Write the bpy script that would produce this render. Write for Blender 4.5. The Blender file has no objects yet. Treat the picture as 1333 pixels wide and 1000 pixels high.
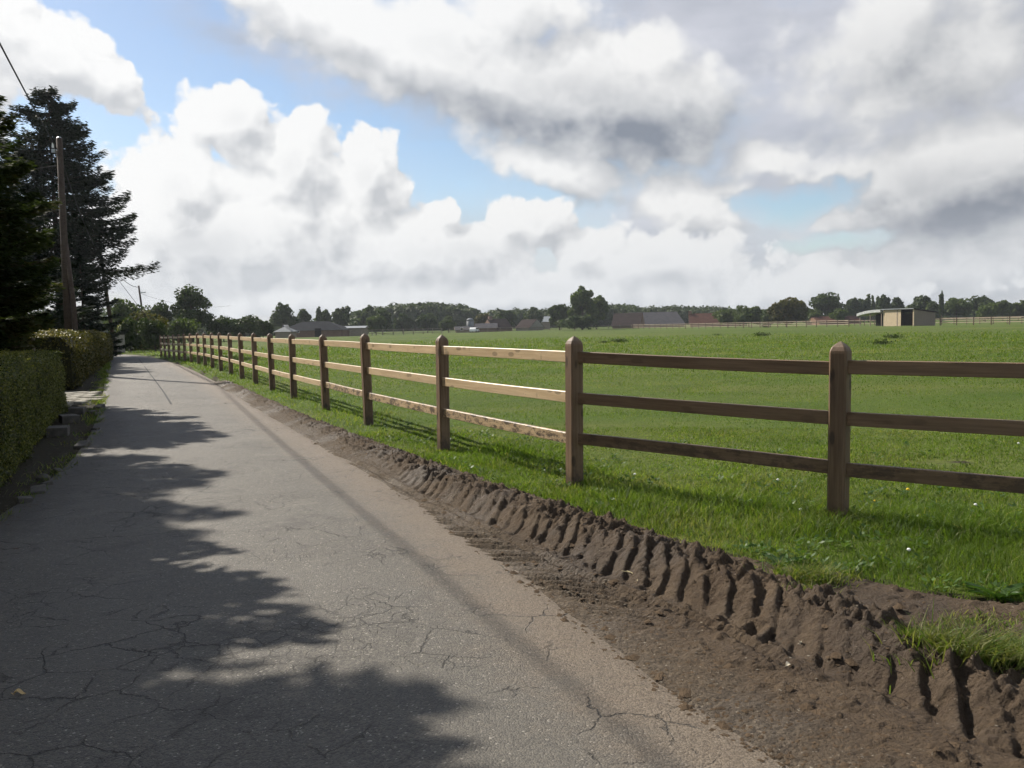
import bpy, bmesh, math, random
import numpy as np
from mathutils import Matrix, Vector
R = random.Random(7)
NR = np.random.RandomState(11)
SC = bpy.context.scene
COL = SC.collection
rad = math.radians

# ------------------------------------------------------------------ camera
F, CH, PITCH, ROLL = 1131.0, 1.5, rad(4.05), 0.021      # focal length in photo pixels, eye height
cc, ss, cp, sp = math.cos(ROLL), math.sin(ROLL), math.cos(PITCH), math.sin(PITCH)
right = Vector((cc, -ss * sp, -ss * cp)); up = Vector((ss, cc * sp, cc * cp)); fwd = Vector((0, cp, -sp))
right = Vector((cc, -ss * sp, -ss * cp)).normalized()
up = (up - up.dot(fwd) * fwd).normalized(); right = fwd.cross(up).normalized()
cam_d = bpy.data.cameras.new('camera'); cam = bpy.data.objects.new('camera', cam_d); COL.objects.link(cam)
cam_d.sensor_width = 36; cam_d.lens = 36 * F / 1333; cam_d.clip_start = 0.05; cam_d.clip_end = 20000
m = Matrix((right, up, -fwd)).transposed().to_4x4(); m.translation = (0, 0, CH); cam.matrix_world = m
SC.camera = cam

# ------------------------------------------------------------------ view, sun
SC.view_settings.view_transform = 'Standard'; SC.view_settings.look = 'None'
SC.view_settings.gamma = 1; SC.view_settings.use_curve_mapping = False
SC.view_settings.exposure = 0.55
SUN_AZ, SUN_EL = rad(-47.0), rad(37.0)                   # azimuth measured from straight ahead (+Y), left is negative
sdir = Vector((math.sin(SUN_AZ) * math.cos(SUN_EL), math.cos(SUN_AZ) * math.cos(SUN_EL), math.sin(SUN_EL)))
sl = bpy.data.lights.new('sun', 'SUN'); sl.energy = 5.0; sl.angle = rad(0.55); sl.color = (1.0, 0.93, 0.82)
so = bpy.data.objects.new('sun', sl); COL.objects.link(so); so.rotation_euler = (-sdir).to_track_quat('-Z', 'Y').to_euler(); so.location = (-30, 30, 30)
SC.cycles.max_bounces = 4; SC.cycles.diffuse_bounces = 2; SC.cycles.glossy_bounces = 1; SC.cycles.transmission_bounces = 2; SC.cycles.transparent_max_bounces = 4; SC.cycles.volume_bounces = 0
SC.cycles.use_adaptive_sampling = True; SC.cycles.adaptive_threshold = 0.03; SC.cycles.adaptive_min_samples = 12


def ray(px, py):
    u = (px - 666.5) / F; v = (500 - py) / F
    r = fwd + right * u + up * v
    return r


def terr(x, y):
    """height of the land: flat near by, dipping gently away"""
    x = np.asarray(x, float); y = np.asarray(y, float)
    d = np.sqrt(x * x + y * y)
    z = -3.45e-5 * np.clip(d - 40, 0, 145) ** 2
    z -= 0.0072 * np.clip(d - 185, 0, 38)
    k = np.clip((y - 30) / 26, 0, 1); k = k * k * (3 - 2 * k)
    j = np.clip((-x - 4) / 12, 0, 1); j = j * j * (3 - 2 * j)
    return z - 0.17 * k * j * np.clip(1 - (d - 70) / 60, 0, 1)


def tz(x, y): return float(terr(x, y))


def ground(px, py):
    r = ray(px, py); z = 0.0
    for _ in range(12):
        t = (z - CH) / r.z
        z = tz(r.x * t, r.y * t)
    return r.x * t, r.y * t


def at(px, py, Y):
    r = ray(px, py); t = Y / r.y
    return r.x * t, Y, CH + r.z * t


# ------------------------------------------------------------------ node helpers
class NT:
    def __init__(s, tree):
        s.t = tree; s.n = tree.nodes; s.l = tree.links

    def __call__(s, kind, _o=0, **kw):
        n = s.n.new(kind)
        ins = kw.pop('i', {})
        for k, v in kw.items(): setattr(n, k, v)
        for k, v in ins.items():
            sk = n.inputs[k]
            if isinstance(v, bpy.types.NodeSocket): s.l.new(v, sk)
            else:
                sk.default_value = v
        return n.outputs[_o]

    def math(s, op, a, b=0.0, c=0.0, clamp=False):
        n = s.n.new('ShaderNodeMath'); n.operation = op; n.use_clamp = clamp
        for k, v in enumerate((a, b, c)):
            if k >= len(n.inputs): break
            if isinstance(v, bpy.types.NodeSocket): s.l.new(v, n.inputs[k])
            else: n.inputs[k].default_value = v
        return n.outputs[0]

    def vm(s, op, a, b=(0, 0, 0), sc=None, out=0):
        n = s.n.new('ShaderNodeVectorMath'); n.operation = op
        for k, v in enumerate((a, b)):
            if isinstance(v, bpy.types.NodeSocket): s.l.new(v, n.inputs[k])
            else: n.inputs[k].default_value = v
        if sc is not None:
            if isinstance(sc, bpy.types.NodeSocket): s.l.new(sc, n.inputs['Scale'])
            else: n.inputs['Scale'].default_value = sc
        return n.outputs[out]

    def mix(s, f, a, b, blend='MIX'):
        n = s.n.new('ShaderNodeMix'); n.data_type = 'RGBA'; n.blend_type = blend
        for k, v in ((0, f), (6, a), (7, b)):
            if isinstance(v, bpy.types.NodeSocket): s.l.new(v, n.inputs[k])
            else: n.inputs[k].default_value = (v if k == 0 else (tuple(v) + (1,))[:4])
        return n.outputs[2]

    def map(s, v, a, b, c=0.0, d=1.0, smooth=False):
        n = s.n.new('ShaderNodeMapRange'); n.interpolation_type = 'SMOOTHSTEP' if smooth else 'LINEAR'
        s.l.new(v, n.inputs[0])
        for k, x in enumerate((a, b, c, d)): n.inputs[k + 1].default_value = x
        return n.outputs[0]

    def noise(s, co, scale, detail=3.0, rough=0.55, out=0, **kw):
        return s('ShaderNodeTexNoise', _o=out, i={'Vector': co, 'Scale': scale, 'Detail': detail, 'Roughness': rough}, **kw)


def material(name, rough=0.8, spec=0.3):
    mt = bpy.data.materials.new(name); mt.use_nodes = True
    nt = NT(mt.node_tree); b = mt.node_tree.nodes['Principled BSDF']
    b.inputs['Roughness'].default_value = rough; b.inputs['Specular IOR Level'].default_value = spec
    return mt, nt, b


def setc(nt, b, col):
    nt.l.new(col, b.inputs['Base Color'])


def bump(nt, b, h, strength=0.5, dist=0.01):
    o = nt('ShaderNodeBump', i={'Height': h, 'Strength': strength, 'Distance': dist}); nt.l.new(o, b.inputs['Normal'])


def simple(name, col, rough=0.8, spec=0.3, var=0.25, scale=3.0, bmp=0.0, metal=0.0):
    mt, nt, b = material(name, rough, spec)
    co = nt('ShaderNodeTexCoord', _o=3)
    n = nt.noise(co, scale, 5)
    d = tuple(c * (1 - var) for c in col); e = tuple(min(1, c * (1 + var)) for c in col)
    setc(nt, b, nt.mix(nt.map(n, 0.3, 0.7), d, e)); b.inputs['Metallic'].default_value = metal
    if bmp: bump(nt, b, nt.noise(co, scale * 6, 4), bmp, 0.02)
    return mt


# ------------------------------------------------------------------ world: Nishita sky with cumulus
world = bpy.data.worlds.new('World'); SC.world = world; world.use_nodes = True
W = NT(world.node_tree); world.node_tree.nodes.clear()
SKY_STR = 0.1


def azel(px, py):
    r = ray(px, py).normalized()
    return math.degrees(math.atan2(r.x, r.y)), math.degrees(math.asin(r.z))


# cloud masses: centre and radii (photo pixels -> degrees), tilt, weight
CU = [(55, 72, 108, 54, 0.33, 1.0), (135, 98, 48, 32, 0.2, 0.8), (-60, 60, 120, 80, 0, 1),
      (305, 160, 62, 48, 0.2, 1.0), (375, 215, 88, 66, 0.2, 1.1), (235, 250, 88, 62, 0, 1.0), (478, 232, 56, 66, 0, 1.1), (300, 320, 205, 85, 0, 1.2),
      (560, 335, 150, 52, 0, 1.1), (575, 283, 30, 24, 0, .8), (690, 290, 56, 34, 0, .9), (765, 322, 56, 30, 0, .9), (850, 345, 130, 40, 0, .8),
      (640, 385, 520, 34, 0, .9)]
OV = [(470, 45, 225, 58, 0.33, 1.2), (640, 105, 235, 72, 0.33, 1.4), (800, 130, 170, 88, 0.2, 1.6), (690, 5, 110, 50, 0, .9), (730, 215, 110, 36, 0.33, .9), (360, 5, 130, 30, 0.2, .9),
      (1235, 235, 200, 80, 0, 1.3), (1000, 215, 70, 28, 0, .9), (1180, 60, 130, 90, 0, .8), (905, 265, 90, 45, 0.2, .8), (1240, 340, 210, 60, 0, .9)]
VE = [(920, 60, 330, 120, 0, 1.3), (1200, 130, 330, 260, 0, 1.6), (880, 300, 260, 110, 0, 1.0), (1150, 370, 420, 60, 0, 1.0), (640, 380, 700, 50, 0, .9), (400, 90, 160, 30, 0.33, .4)]
HO = [(1050, 262, 105, 30, 0, 1.2), (1080, 315, 100, 14, 0.0, .7), (600, 238, 95, 44, 0.2, .8), (690, 250, 60, 20, 0, .5)]
DK = [(770, 140, 190, 66, 0.2, .80), (895, 155, 80, 44, 0, .72), (1240, 250, 170, 48, 0, .7), (1150, 75, 130, 50, 0, .35), (620, 330, 60, 24, 0, .35),
      (255, 322, 75, 24, 0, .6), (425, 318, 70, 36, .2, .5), (520, 372, 400, 16, 0, .3), (1230, 335, 150, 24, 0, .5), (735, 300, 40, 30, 0, .35), (600, 60, 120, 40, .33, .3)]


ROTS = (0.0, .2, .33)


def turned(nt, src):
    """the cloud plane turned by a few fixed angles, made once and shared by all masses"""
    out = {0.0: src}
    for r_ in ROTS[1:]:
        c, s_ = math.cos(r_), math.sin(r_)
        out[r_] = nt('ShaderNodeCombineXYZ', i={0: nt.vm('DOT_PRODUCT', src, (c, -s_, 0), out=1), 1: nt.vm('DOT_PRODUCT', src, (s_, c, 0), out=1), 2: 0.0})
    return out


def ellipse(nt, srcs, x, y, rx, ry, rot):
    a, e = azel(x, y); rx /= 19.7; ry /= 19.7; rot = min(ROTS, key=lambda q: abs(q - rot)); c, s_ = math.cos(rot), math.sin(rot)
    u, v = a * c - e * s_, a * s_ + e * c
    n = nt.n.new('ShaderNodeVectorMath'); n.operation = 'MULTIPLY_ADD'; nt.l.new(srcs[rot], n.inputs[0])
    n.inputs[1].default_value = (1 / rx, 1 / ry, 0); n.inputs[2].default_value = (-u / rx, -v / ry, 0)
    return nt.vm('LENGTH', n.outputs[0], out=1)


def blobs(nt, lst, src):
    cur = None
    for (x, y, rx, ry, rot, wt) in lst:
        v = nt.math('MULTIPLY_ADD', ellipse(nt, src, x, y, rx, ry, rot), -wt, wt)
        cur = v if cur is None else nt.math('SMOOTH_MAX', cur, v, 0.25)
    return cur


def density_group(name, lst, warp, nscale, namp, vscale, vamp, bias, gain_, seed, cover):
    g = bpy.data.node_groups.new(name, 'ShaderNodeTree')
    g.interface.new_socket('Pos', in_out='INPUT', socket_type='NodeSocketVector')
    g.interface.new_socket('D', in_out='OUTPUT', socket_type='NodeSocketFloat')
    nt = NT(g); gi = g.nodes.new('NodeGroupInput'); go = g.nodes.new('NodeGroupOutput'); P = gi.outputs[0]
    Ps = nt.vm('ADD', P, (seed, seed * .7, 0))
    w = nt.vm('SUBTRACT', nt.noise(Ps, 0.17, 3, .6, out=1, noise_dimensions='2D'), (.5, .5, .5))
    Pw0 = nt.vm('ADD', P, nt.vm('MULTIPLY', w, (warp, warp * .8, 0)))
    body = blobs(nt, lst, turned(nt, Pw0))
    # beyond the frame broken cloud goes on, thinned to darken the shade
    sx = nt('ShaderNodeSeparateXYZ', _o=0, i={0: P}); sy = nt('ShaderNodeSeparateXYZ', _o=1, i={0: P})
    out = nt.math('MAXIMUM', nt.map(nt.math('ABSOLUTE', sx), 31, 44, 0, 1, True), nt.map(sy, 24, 34, 0, 1, True))
    gen = nt.math('MULTIPLY_ADD', nt.noise(Ps, 0.055, 2, .5, noise_dimensions='2D'), 5.0, -2.5 + cover)
    body = nt.math('ADD', nt.math('MULTIPLY', nt.math('MAXIMUM', body, -1.2), nt.math('SUBTRACT', 1.0, out)), nt.math('MULTIPLY', gen, out))
    D = nt.math('MULTIPLY_ADD', body, gain_, bias)
    D = nt.math('ADD', D, nt.math('MULTIPLY_ADD', nt.noise(nt.vm('MULTIPLY', Ps, (1, 1.25, 1)), nscale, 6, .58, noise_dimensions='2D'), namp, -.5 * namp))
    if vamp:
        w2 = nt.vm('ADD', Pw0, nt.vm('MULTIPLY', nt.vm('SUBTRACT', nt.noise(Ps, .9, 2, .5, out=1, noise_dimensions='2D'), (.5, .5, .5)), (.9, .9, 0)))
        for sc_, am in ((vscale, vamp), (vscale * 2.7, vamp * .42)):
            vo = nt('ShaderNodeTexVoronoi', _o=0, feature='SMOOTH_F1', voronoi_dimensions='2D', i={'Vector': w2, 'Scale': sc_, 'Detail': 0.0, 'Smoothness': .25})
            D = nt.math('ADD', D, nt.math('MULTIPLY_ADD', vo, -am, am * .45))
    nt.l.new(D, go.inputs[0])
    return g


G_CU = density_group('cumulus', CU, 2.6, .34, .85, .38, .62, .10, 1.3, 0, -.3)
G_OV = density_group('broad_cloud', OV, 4.2, .22, 1.35, .30, .30, .10, 1.2, 41, -.9)


def build_world():
    co = W('ShaderNodeTexCoord', _o=0)
    nd = W.vm('NORMALIZE', co)
    x = W('ShaderNodeSeparateXYZ', _o=0, i={0: nd}); y = W('ShaderNodeSeparateXYZ', _o=1, i={0: nd}); z = W('ShaderNodeSeparateXYZ', _o=2, i={0: nd})
    az = W.math('MULTIPLY', W.math('ARCTAN2', x, y), 180 / math.pi)
    el = W.math('MULTIPLY', W.math('ARCSINE', z), 180 / math.pi)
    P = W('ShaderNodeCombineXYZ', i={0: az, 1: el, 2: 0.0})

    def dens(g, p):
        n = W.n.new('ShaderNodeGroup'); n.node_tree = g; W.l.new(p, n.inputs[0]); return n.outputs[0]
    gain = 1.0 / (SKY_STR * 2 ** 0.55)
    DKN = W.noise(P, 0.22, 4, .62, out=1, noise_dimensions='2D')
    wv = W.vm('SUBTRACT', DKN, (.5, .5, .5))
    DKP = turned(W, W.vm('ADD', P, W.vm('MULTIPLY', wv, (3.6, 3.0, 0))))
    cur = None
    for (bx, by, rx, ry, rot, wt) in DK:
        v = W.math('MULTIPLY', W.map(ellipse(W, DKP, bx, by, rx, ry, rot), 1.25, 0.0, 0, 1, True), wt)
        cur = v if cur is None else W.math('MAXIMUM', cur, v)
    hole = W.math('MAXIMUM', blobs(W, HO, turned(W, W.vm('ADD', P, W.vm('MULTIPLY', wv, (5.5, 2.6, 0))))), 0.0)
    # towards the sun the cloud glares more, away from it less
    sdot = W.vm('DOT_PRODUCT', nd, tuple(sdir), out=1)
    glare = W.map(sdot, 0.3, 0.92, 0.86, 1.03)
    low = W.map(el, 8.0, 0.0, 0, .55, True)

    def shaded(sh):
        c_ = W.mix(W.math('MULTIPLY', sh, 1.0, clamp=True), (.97, .97, .965), (.285, .315, .37))
        c_ = W.mix(1.0, c_, W('ShaderNodeCombineColor', i={0: glare, 1: glare, 2: glare}), 'MULTIPLY')
        return W.vm('SCALE', W.mix(low, c_, (.66, .70, .75)), sc=gain)
    # clear sky
    sky = W('ShaderNodeTexSky', sky_type='NISHITA', sun_disc=False, sun_elevation=SUN_EL, sun_rotation=SUN_AZ, altitude=20, air_density=1.0, dust_density=.4, ozone_density=1.6)
    sky = W.vm('SCALE', sky, sc=SKYG)
    # thin veil and high milky cloud
    vn = W.noise(W.vm('MULTIPLY', P, (.5, 1.4, 1)), .14, 5, .62, noise_dimensions='2D')
    ve = blobs(W, VE, turned(W, W.vm('ADD', P, W.vm('MULTIPLY', wv, (7, 4, 0)))))
    ve = W.math('ADD', W.math('MULTIPLY', W.math('MAXIMUM', ve, -.6), W.map(W.math('ABSOLUTE', az), 34, 50, 1, 0, True)), W.math('MULTIPLY_ADD', vn, 1.5, -.72))
    va = W.math('MAXIMUM', W.map(ve, -.25, .85, 0.02, .93, True), W.map(el, 13, 1, 0, .85, True))
    va = W.math('MULTIPLY', va, W.math('SUBTRACT', 1.0, W.math('MULTIPLY', hole, 1.15, clamp=True)), clamp=True)
    vc = W.mix(W.map(vn, .35, .68), (.66, .67, .73), (.49, .51, .57))
    col = W.mix(va, sky, W.vm('SCALE', W.mix(low, vc, (.64, .68, .74)), sc=gain))
    # broad overhead cloud
    D = dens(G_OV, P); D2 = dens(G_OV, W.vm('ADD', P, (-1.6, 2.2, 0)))
    D = W.math('SUBTRACT', D, W.math('MULTIPLY', hole, 1.6))
    sh = W.math('MULTIPLY', W.map(W.math('SUBTRACT', D, D2), .55, -.95, -.12, .75), 1.0)
    sh = W.math('ADD', sh, W.math('MULTIPLY', cur, W.map(W.noise(P, .5, 5, .6, noise_dimensions='2D'), .3, .7, .36, .66))); sh = W.math('ADD', sh, W.map(D, .5, 2.4, 0, .18, True))
    sh = W.math('ADD', sh, W.map(az, 4, 26, 0, .13))
    col = W.mix(W.map(D, -.12, .58, 0, .97, True), col, shaded(sh))
    # crisp cumulus
    D = dens(G_CU, P); D2 = dens(G_CU, W.vm('ADD', P, (-.75, 1.1, 0)))
    sh = W.map(W.math('SUBTRACT', D, D2), .22, -.62, -.05, .52)
    sh = W.math('ADD', sh, W.math('MULTIPLY', cur, .45)); sh = W.math('ADD', sh, W.map(D, .5, 1.9, 0, .16, True))
    col = W.mix(W.map(D, 0.0, .24, 0, .98, True), col, shaded(sh))
    # below the horizon: plain ground bounce colour
    col = W.mix(W.map(z, -0.004, -0.03, 0, 1), col, (.5, .55, .4))
    bg = W('ShaderNodeBackground', i={'Color': col, 'Strength': SKY_STR})
    o = W.n.new('ShaderNodeOutputWorld'); W.l.new(bg, o.inputs[0])


SKYG = 0.8
build_world()
world.cycles.sampling_method = 'MANUAL'; world.cycles.sample_map_resolution = 512


# ------------------------------------------------------------------ mesh helpers
def link(o, parent=None):
    COL.objects.link(o)
    if parent is not None: o.parent = parent
    return o


def tag(o, label=None, cat=None, group=None, kind=None):
    if label: o['label'] = label
    if cat: o['category'] = cat
    if group: o['group'] = group
    if kind: o['kind'] = kind
    return o


def empty(name, loc=(0, 0, 0), rz=0.0, label=None, cat=None, group=None):
    o = bpy.data.objects.new(name, None); o.location = loc; o.rotation_euler = (0, 0, rz); o.empty_display_size = .3
    link(o); return tag(o, label, cat, group)


def npmesh(name, V, Fc, mat, parent=None, attrs=None, smooth=False, loc=None, mats=None, mi=None):
    """V (n,3) array, Fc (m,k) int array or a list of those"""
    me = bpy.data.meshes.new(name)
    V = np.asarray(V, np.float32)
    if not isinstance(Fc, list): Fc = [Fc]
    Fc = [np.asarray(f, np.int32) for f in Fc if len(f)]
    li = np.concatenate([f.ravel() for f in Fc]); tot = np.concatenate([np.full(len(f), f.shape[1], np.int32) for f in Fc])
    st = np.concatenate([[0], np.cumsum(tot)[:-1]]).astype(np.int32)
    me.vertices.add(len(V)); me.vertices.foreach_set('co', V.ravel())
    me.loops.add(len(li)); me.loops.foreach_set('vertex_index', li)
    me.polygons.add(len(tot)); me.polygons.foreach_set('loop_start', st)
    if smooth: me.polygons.foreach_set('use_smooth', np.ones(len(tot), bool))
    me.update(calc_edges=True)
    for k, a in (attrs or {}).items():
        at_ = me.attributes.new(k, 'FLOAT', 'POINT'); at_.data.foreach_set('value', np.asarray(a, np.float32))
    me.materials.append(mat)
    for x in (mats or []): me.materials.append(x)
    if mi is not None: me.polygons.foreach_set('material_index', np.asarray(mi, np.int32))
    o = bpy.data.objects.new(name, me)
    if loc is not None: o.location = loc
    return link(o, parent)


class MB:
    """collects boxes, tubes and prisms for ONE mesh object"""
    def __init__(s): s.v = []; s.f = []

    def add(s, vs, fs):
        k = len(s.v); s.v += [tuple(v) for v in vs]; s.f += [tuple(i + k for i in f) for f in fs]; return s

    def box(s, lo, hi, M=None):
        x0, y0, z0 = lo; x1, y1, z1 = hi
        vs = [Vector(p) for p in ((x0, y0, z0), (x1, y0, z0), (x1, y1, z0), (x0, y1, z0), (x0, y0, z1), (x1, y0, z1), (x1, y1, z1), (x0, y1, z1))]
        if M: vs = [M @ v for v in vs]
        return s.add(vs, [(3, 2, 1, 0), (4, 5, 6, 7), (0, 1, 5, 4), (1, 2, 6, 5), (2, 3, 7, 6), (3, 0, 4, 7)])

    def tube(s, pts, rs, n=8, cap=True):
        pts = [Vector(p) for p in pts]
        if not hasattr(rs, '__len__'): rs = [rs] * len(pts)
        rings = []
        for k, p in enumerate(pts):
            d = (pts[min(k + 1, len(pts) - 1)] - pts[max(k - 1, 0)]).normalized()
            a = d.orthogonal().normalized() if abs(d.z) < .95 else Vector((1, 0, 0)); a = (a - a.dot(d) * d).normalized(); b = d.cross(a)
            if abs(d.z) < .95:
                a = d.cross(Vector((0, 0, 1))).normalized(); b = d.cross(a)
            rings.append([p + (a * math.cos(2 * math.pi * j / n) + b * math.sin(2 * math.pi * j / n)) * rs[k] for j in range(n)])
        vs = [v for r_ in rings for v in r_]; fs = []
        for k in range(len(pts) - 1):
            for j in range(n):
                fs.append((k * n + j, k * n + (j + 1) % n, (k + 1) * n + (j + 1) % n, (k + 1) * n + j))
        if cap: fs += [tuple(range(n - 1, -1, -1)), tuple((len(pts) - 1) * n + j for j in range(n))]
        return s.add(vs, fs)

    def prism(s, prof, depth, M=None):
        """profile in XZ, extruded along Y by depth"""
        n = len(prof)
        vs = [Vector((x, 0, z)) for x, z in prof] + [Vector((x, depth, z)) for x, z in prof]
        if M: vs = [M @ v for v in vs]
        return s.add(vs, [tuple(range(n)), tuple(range(2 * n - 1, n - 1, -1))] + [(j, j + n, (j + 1) % n + n, (j + 1) % n) for j in range(n)])

    def mesh(s, name, mat, bevel=0.0, smooth=False):
        me = bpy.data.meshes.new(name); me.from_pydata(s.v, [], s.f)
        bm = bmesh.new(); bm.from_mesh(me)
        if bevel: bmesh.ops.bevel(bm, geom=list(bm.edges), offset=bevel, segments=2, affect='EDGES', profile=.6)
        bmesh.ops.recalc_face_normals(bm, faces=bm.faces)
        bm.to_mesh(me); bm.free()
        if smooth: me.polygons.foreach_set('use_smooth', [True] * len(me.polygons))
        me.materials.append(mat); return me

    def build(s, name, mat, parent=None, bevel=0.0, smooth=False):
        return link(bpy.data.objects.new(name, s.mesh(name, mat, bevel, smooth)), parent)


def hash2(i, j, seed):
    h = (i * 374761393 + j * 668265263 + seed * 974634777) & 0xFFFFFFFF
    h = ((h ^ (h >> 13)) * 1274126177) & 0xFFFFFFFF
    return ((h ^ (h >> 16)) & 0xFFFF) / 65535.0


def vnoise(x, y, seed=0):
    i = np.floor(x).astype(np.int64); j = np.floor(y).astype(np.int64); fx = x - i; fy = y - j
    fx = fx * fx * (3 - 2 * fx); fy = fy * fy * (3 - 2 * fy)
    a, b, c, d = hash2(i, j, seed), hash2(i + 1, j, seed), hash2(i, j + 1, seed), hash2(i + 1, j + 1, seed)
    return (a * (1 - fx) + b * fx) * (1 - fy) + (c * (1 - fx) + d * fx) * fy


def fbm(x, y, oct_=4, seed=0, g=.5):
    x = np.asarray(x, float); y = np.asarray(y, float)
    s = 0; a = 1; t = 0
    for k in range(oct_):
        s = s + a * vnoise(x * 2 ** k + 17.3 * k, y * 2 ** k - 9.1 * k, seed + k); t += a; a *= g
    return s / t


def pl(P, poly):
    """arc length and signed distance (right of the line's direction positive) to a polyline"""
    P = np.asarray(P, float); best = np.full(len(P), 1e9); S = np.zeros(len(P)); T = np.zeros(len(P)); acc = 0
    for a, b in zip(poly[:-1], poly[1:]):
        a = np.array(a, float); b = np.array(b, float); d = b - a; L = np.hypot(*d); d = d / L
        q = P - a; u = np.clip(q @ d, 0, L); c = q - u[:, None] * d; dist = np.hypot(c[:, 0], c[:, 1])
        sg = np.sign(q[:, 0] * d[1] - q[:, 1] * d[0])
        mk = dist < best; best[mk] = dist[mk]; S[mk] = acc + u[mk]; T[mk] = (dist * np.where(sg == 0, 1, sg))[mk]; acc += L
    return S, T


def smooth_pl(pts, it=2):
    p = [np.array(q, float) for q in pts]
    for _ in range(it):
        n = [p[0]]
        for a, b in zip(p[:-1], p[1:]): n += [a * .75 + b * .25, a * .25 + b * .75]
        n.append(p[-1]); p = n
    return [tuple(q) for q in p]


def sst(x, a, b):
    t = np.clip((x - a) / (b - a), 0, 1); return t * t * (3 - 2 * t)


# lines on the ground (metres; camera at the origin looking along +Y), near to far
E_LINE = smooth_pl([(1.3, -12), (1.15, 0), (.86, 2.6), (.55, 3.3), (.3, 3.89), (.07, 4.62), (-.64, 6.51), (-1.96, 9.62), (-4.1, 14.3), (-6.31, 19.41), (-12.53, 33.24), (-20.6, 50.5), (-27, 62), (-36, 70), (-60, 80)])
L_LINE = smooth_pl([(-3.1, -12), (-3.3, 0), (-3.7, 4.5), (-4.2, 7.4), (-5.3, 10.7), (-7.1, 14.9), (-10.1, 21.56), (-16.1, 34.67), (-24.5, 53), (-31.5, 65), (-39, 73.5), (-61, 84)])
B_LINE = smooth_pl([(2.4, 1.2), (1.75, 2.6), (1.53, 3.07), (1.3, 3.52), (1.1, 3.98), (.86, 4.42), (.53, 4.94), (.15, 5.66), (-.43, 6.81), (-1.29, 8.57), (-2.41, 10.9), (-3.75, 13.9), (-6.0, 18.9), (-8.4, 24)])
G_LINE = smooth_pl([(5.5, 2.9), (3.5, 3.9), (2.6, 4.22), (2.19, 4.42), (1.89, 4.82), (1.43, 5.1), (.81, 6.13), (.2, 7.2), (-.89, 9.22), (-3.28, 13.82), (-6.0, 19.9), (-7.61, 23.45), (-12.2, 33.4), (-20.2, 50.6), (-26, 61.5), (-35, 69), (-60, 79)])

# ------------------------------------------------------------------ materials
def mat_asphalt():
    mt, nt, b = material('weathered_asphalt', .72, .35)
    P = nt('ShaderNodeNewGeometry', _o=0)
    fine = nt('ShaderNodeTexVoronoi', _o=0, i={'Vector': P, 'Scale': 125.0})
    fc = nt('ShaderNodeTexVoronoi', _o=1, i={'Vector': P, 'Scale': 125.0})
    fcv = nt('ShaderNodeSeparateColor', _o=0, i={0: fc})
    mid = nt.noise(P, 34, 6, .7); big = nt.noise(P, .55, 5, .6); huge = nt.noise(P, .13, 3)
    c = nt.mix(nt.map(fcv, 0, 1), (.050, .044, .036), (.150, .133, .106))
    c = nt.mix(nt.map(fcv, .975, .985), c, (.33, .30, .25))
    c = nt.mix(nt.map(mid, .3, .75, 0, .6), c, (.060, .056, .050))
    c = nt.mix(nt.map(big, .38, .68, 0, .45), c, (.128, .117, .100))
    c = nt.mix(nt.map(huge, .5, .66, 0, .4), c, (.058, .053, .045))
    st = nt.noise(nt.vm('ADD', P, (17, 5, 0)), 1.6, 6, .7); c = nt.mix(nt.map(st, .56, .66, 0, .5, True), c, (.045, .040, .034)); c = nt.mix(nt.map(st, .42, .33, 0, .4, True), c, (.155, .138, .112))
    # cracks
    wv = nt.vm('ADD', P, nt.vm('SCALE', nt.vm('SUBTRACT', nt.noise(P, 2.6, 6, .65, out=1), (.5, .5, .5)), sc=.22))
    e1 = nt('ShaderNodeTexVoronoi', _o=0, feature='DISTANCE_TO_EDGE', i={'Vector': wv, 'Scale': 3.1})
    e2 = nt('ShaderNodeTexVoronoi', _o=0, feature='DISTANCE_TO_EDGE', i={'Vector': wv, 'Scale': 8.0})
    mk = nt.map(nt.noise(P, .9, 5, .65), .48, .58, 0, .9, True)
    mk2 = nt.map(nt.noise(nt.vm('ADD', P, (9, 3, 0)), .9, 5, .65), .53, .60, 0, .7, True)
    c1 = nt.math('MULTIPLY', nt.map(e1, .006, .020, 1, 0), mk)
    c2 = nt.math('MULTIPLY', nt.map(e2, .012, .036, 1, 0), mk2)
    cr = nt.math('MAXIMUM', c1, nt.math('MULTIPLY', c2, .85))
    # edge dust
    de = nt('ShaderNodeAttribute', _o=2, attribute_name='edge')
    nz = nt.noise(P, 3.5, 6, .7)
    dust = nt.map(nt.math('ADD', de, nt.math('MULTIPLY', nt.math('SUBTRACT', nz, .5), .75)), -.62, .04, 0, 1, True)
    c = nt.mix(nt.math('MULTIPLY', dust, .85), c, nt.mix(nt.map(fcv, 0, 1), (.100, .074, .050), (.185, .145, .104)))
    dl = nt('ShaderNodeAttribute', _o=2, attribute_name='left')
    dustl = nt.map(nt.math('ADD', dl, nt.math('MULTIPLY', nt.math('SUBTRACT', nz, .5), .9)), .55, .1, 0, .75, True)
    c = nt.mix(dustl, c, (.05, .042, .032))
    c = nt.mix(nt.math('MULTIPLY', cr, .8), c, (.03, .027, .022))
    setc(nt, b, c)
    h = nt.math('ADD', nt.math('MULTIPLY', fine, -.5), nt.math('MULTIPLY', cr, -2.0)); h = nt.math('ADD', h, nt.math('MULTIPLY', mid, .5))
    bump(nt, b, h, .8, .006)
    return mt


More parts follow.
